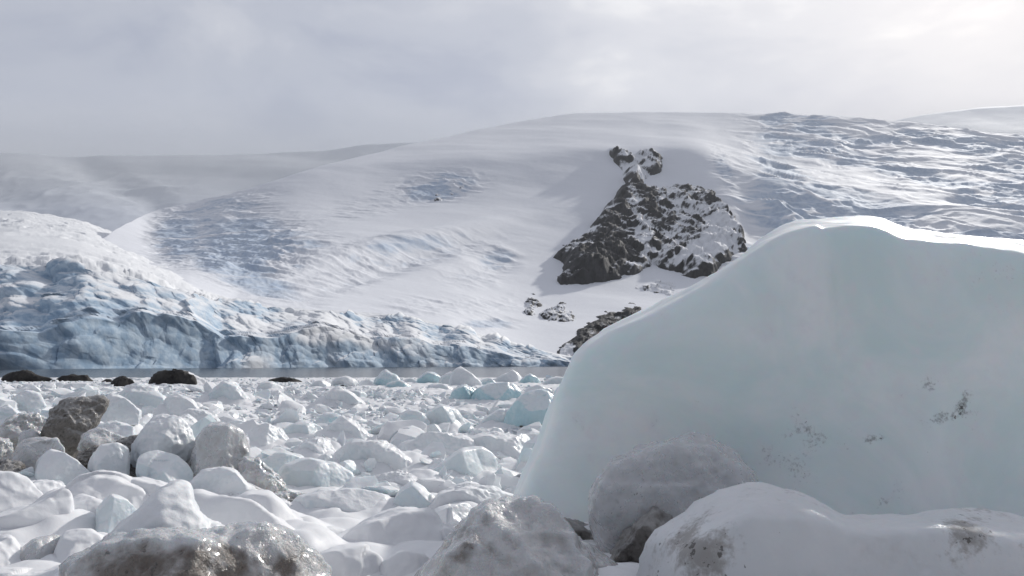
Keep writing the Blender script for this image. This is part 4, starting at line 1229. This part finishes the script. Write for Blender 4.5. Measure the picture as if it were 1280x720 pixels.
def build_chunks():
    r = np.random.default_rng(33)
    kinds = ['white'] * 13 + ['snow'] * 6 + ['pale'] * 4 + ['blue'] * 1
    shapes = [chunk_shape(900 + i, 3, n=int(r.integers(7, 13)), p=60, rough=0.035) for i in range(len(kinds))]
    small = [chunk_shape(900 + i, 2, n=int(r.integers(7, 13)), p=60, rough=0.05) for i in range(len(kinds))]
    meshes = [mk_mesh('ice_chunk', s[0], s[1], M[k]) for s, k in zip(shapes, kinds)]
    for me in meshes:
        me.set_sharp_from_angle(angle=radians(24))
    pts = scatter()
    vis = [(-(p[3] / p[2]), i) for i, p in enumerate(pts) if -5 < p[0] < 690]
    vis.sort()
    solo = set(i for _, i in vis[:215])
    text = {'white': ('weathered white ice chunk, one of many alike littering the field of broken ice', 'loose white ice chunks'),
            'snow': ('snow white rounded ice chunk, one of many alike littering the field of broken ice', 'loose snow white ice chunks'),
            'pale': ('pale blue ice chunk, one of many alike littering the field of broken ice', 'loose pale blue ice chunks'),
            'blue': ('clear turquoise ice chunk, one of a few alike in the field of broken ice', 'loose turquoise ice chunks')}
    acc = {k: ([], [], [0]) for k in ('white', 'pale')}
    for i, (px, py, Y, s, q) in enumerate(pts):
        j = int(r.integers(len(kinds)))
        u, _ = uv_of(px, py)
        X = float(u) * Y
        a_ = int(np.clip(np.searchsorted(SHORE[0], Y), 0, len(SHORE[0]) - 1))
        b_ = int(np.clip((X / (0.78 * abs(Y) + 6) + 1) / 2 * (SHORE[1].shape[1] - 1), 0, SHORE[1].shape[1] - 1))
        z = float(SHORE[1][a_, b_])
        rz, rx, ry = r.uniform(0, 2 * pi), r.normal() * 0.25, r.normal() * 0.25
        sx, sy, sz = s * r.uniform(0.9, 1.7), s * r.uniform(0.8, 1.3), s * r.uniform(0.35, 0.9)
        if r.random() < 0.38:
            sx, sy, sz = sx * 1.15, sy, sz * r.uniform(0.35, 0.6)
            rx, ry = r.normal() * 0.6, r.normal() * 0.6
        Rm = mathutils.Euler((rx, ry, rz)).to_matrix()
        loc = (X, Y, z + sz * r.uniform(-0.15, 0.5))
        if i in solo:
            o = bpy.data.objects.new('ice_chunk', meshes[j])
            COL.objects.link(o)
            o.location = loc
            o.rotation_euler = (rx, ry, rz)
            o.scale = (sx, sy, sz)
            o['label'], o['group'] = text[kinds[j]]
            o['category'] = 'ice chunk'
        else:
            k = 'white' if kinds[j] in ('white', 'snow') else 'pale'
            V, F = small[j]
            A, Fs, n = acc[k]
            A.append((V * (sx, sy, sz)) @ np.array(Rm).T + loc)
            Fs.append(F + n[0])
            n[0] += len(V)
    for k, (A, Fs, n) in acc.items():
        nm = 'brash_ice'
        me = mk_mesh(nm, np.concatenate(A), np.concatenate(Fs), M[k], smooth=False)
        put(nm, me, kind='stuff', label='mass of small broken ice pieces covering the shore' if k == 'white' else 'mass of small pale blue ice pieces among the white ones')


build_shore()
build_chunks()

# ------------------------------------------------------------------ the air
def build_haze():
    m = bpy.data.materials.new('haze_air')
    m.use_nodes = True
    nt = m.node_tree
    nt.nodes.clear()
    out = N(nt, 'ShaderNodeOutputMaterial')
    v = N(nt, 'ShaderNodeVolumePrincipled', inp={'Density': 0.000042, 'Anisotropy': 0.2})
    v.inputs['Color'].default_value = (0.90, 0.94, 1.0, 1)
    nt.links.new(v.outputs[0], out.inputs['Volume'])
    x, y0, y1, z0, z1 = 9500, -60, 10600, -5, 2600
    V = [(-x, y0, z0), (x, y0, z0), (x, y1, z0), (-x, y1, z0), (-x, y0, z1), (x, y0, z1), (x, y1, z1), (-x, y1, z1)]
    F = [(0, 3, 2, 1), (4, 5, 6, 7), (0, 1, 5, 4), (1, 2, 6, 5), (2, 3, 7, 6), (3, 0, 4, 7)]
    me = mk_mesh('haze', V, F, m, smooth=False)
    put('haze', me, kind='stuff')


build_haze()


# low mist hanging on the far snowfields
def build_mist():
    m = bpy.data.materials.new('mist_air')
    m.use_nodes = True
    nt = m.node_tree
    nt.nodes.clear()
    out = N(nt, 'ShaderNodeOutputMaterial')
    v = N(nt, 'ShaderNodeVolumePrincipled', inp={'Density': 0.0003, 'Anisotropy': 0.0})
    v.inputs['Color'].default_value = (0.90, 0.945, 1.0, 1)
    nt.links.new(v.outputs[0], out.inputs['Volume'])
    x, y0, y1, z0, z1 = 9400, 4300, 10500, -4.5, 1500
    V = [(-x, y0, z0), (x, y0, z0), (x, y1, z0), (-x, y1, z0), (-x, y0, z1), (x, y0, z1), (x, y1, z1), (-x, y1, z1)]
    F = [(0, 3, 2, 1), (4, 5, 6, 7), (0, 1, 5, 4), (1, 2, 6, 5), (2, 3, 7, 6), (3, 0, 4, 7)]
    put('mist', mk_mesh('mist', V, F, m, smooth=False), kind='stuff')


build_mist()
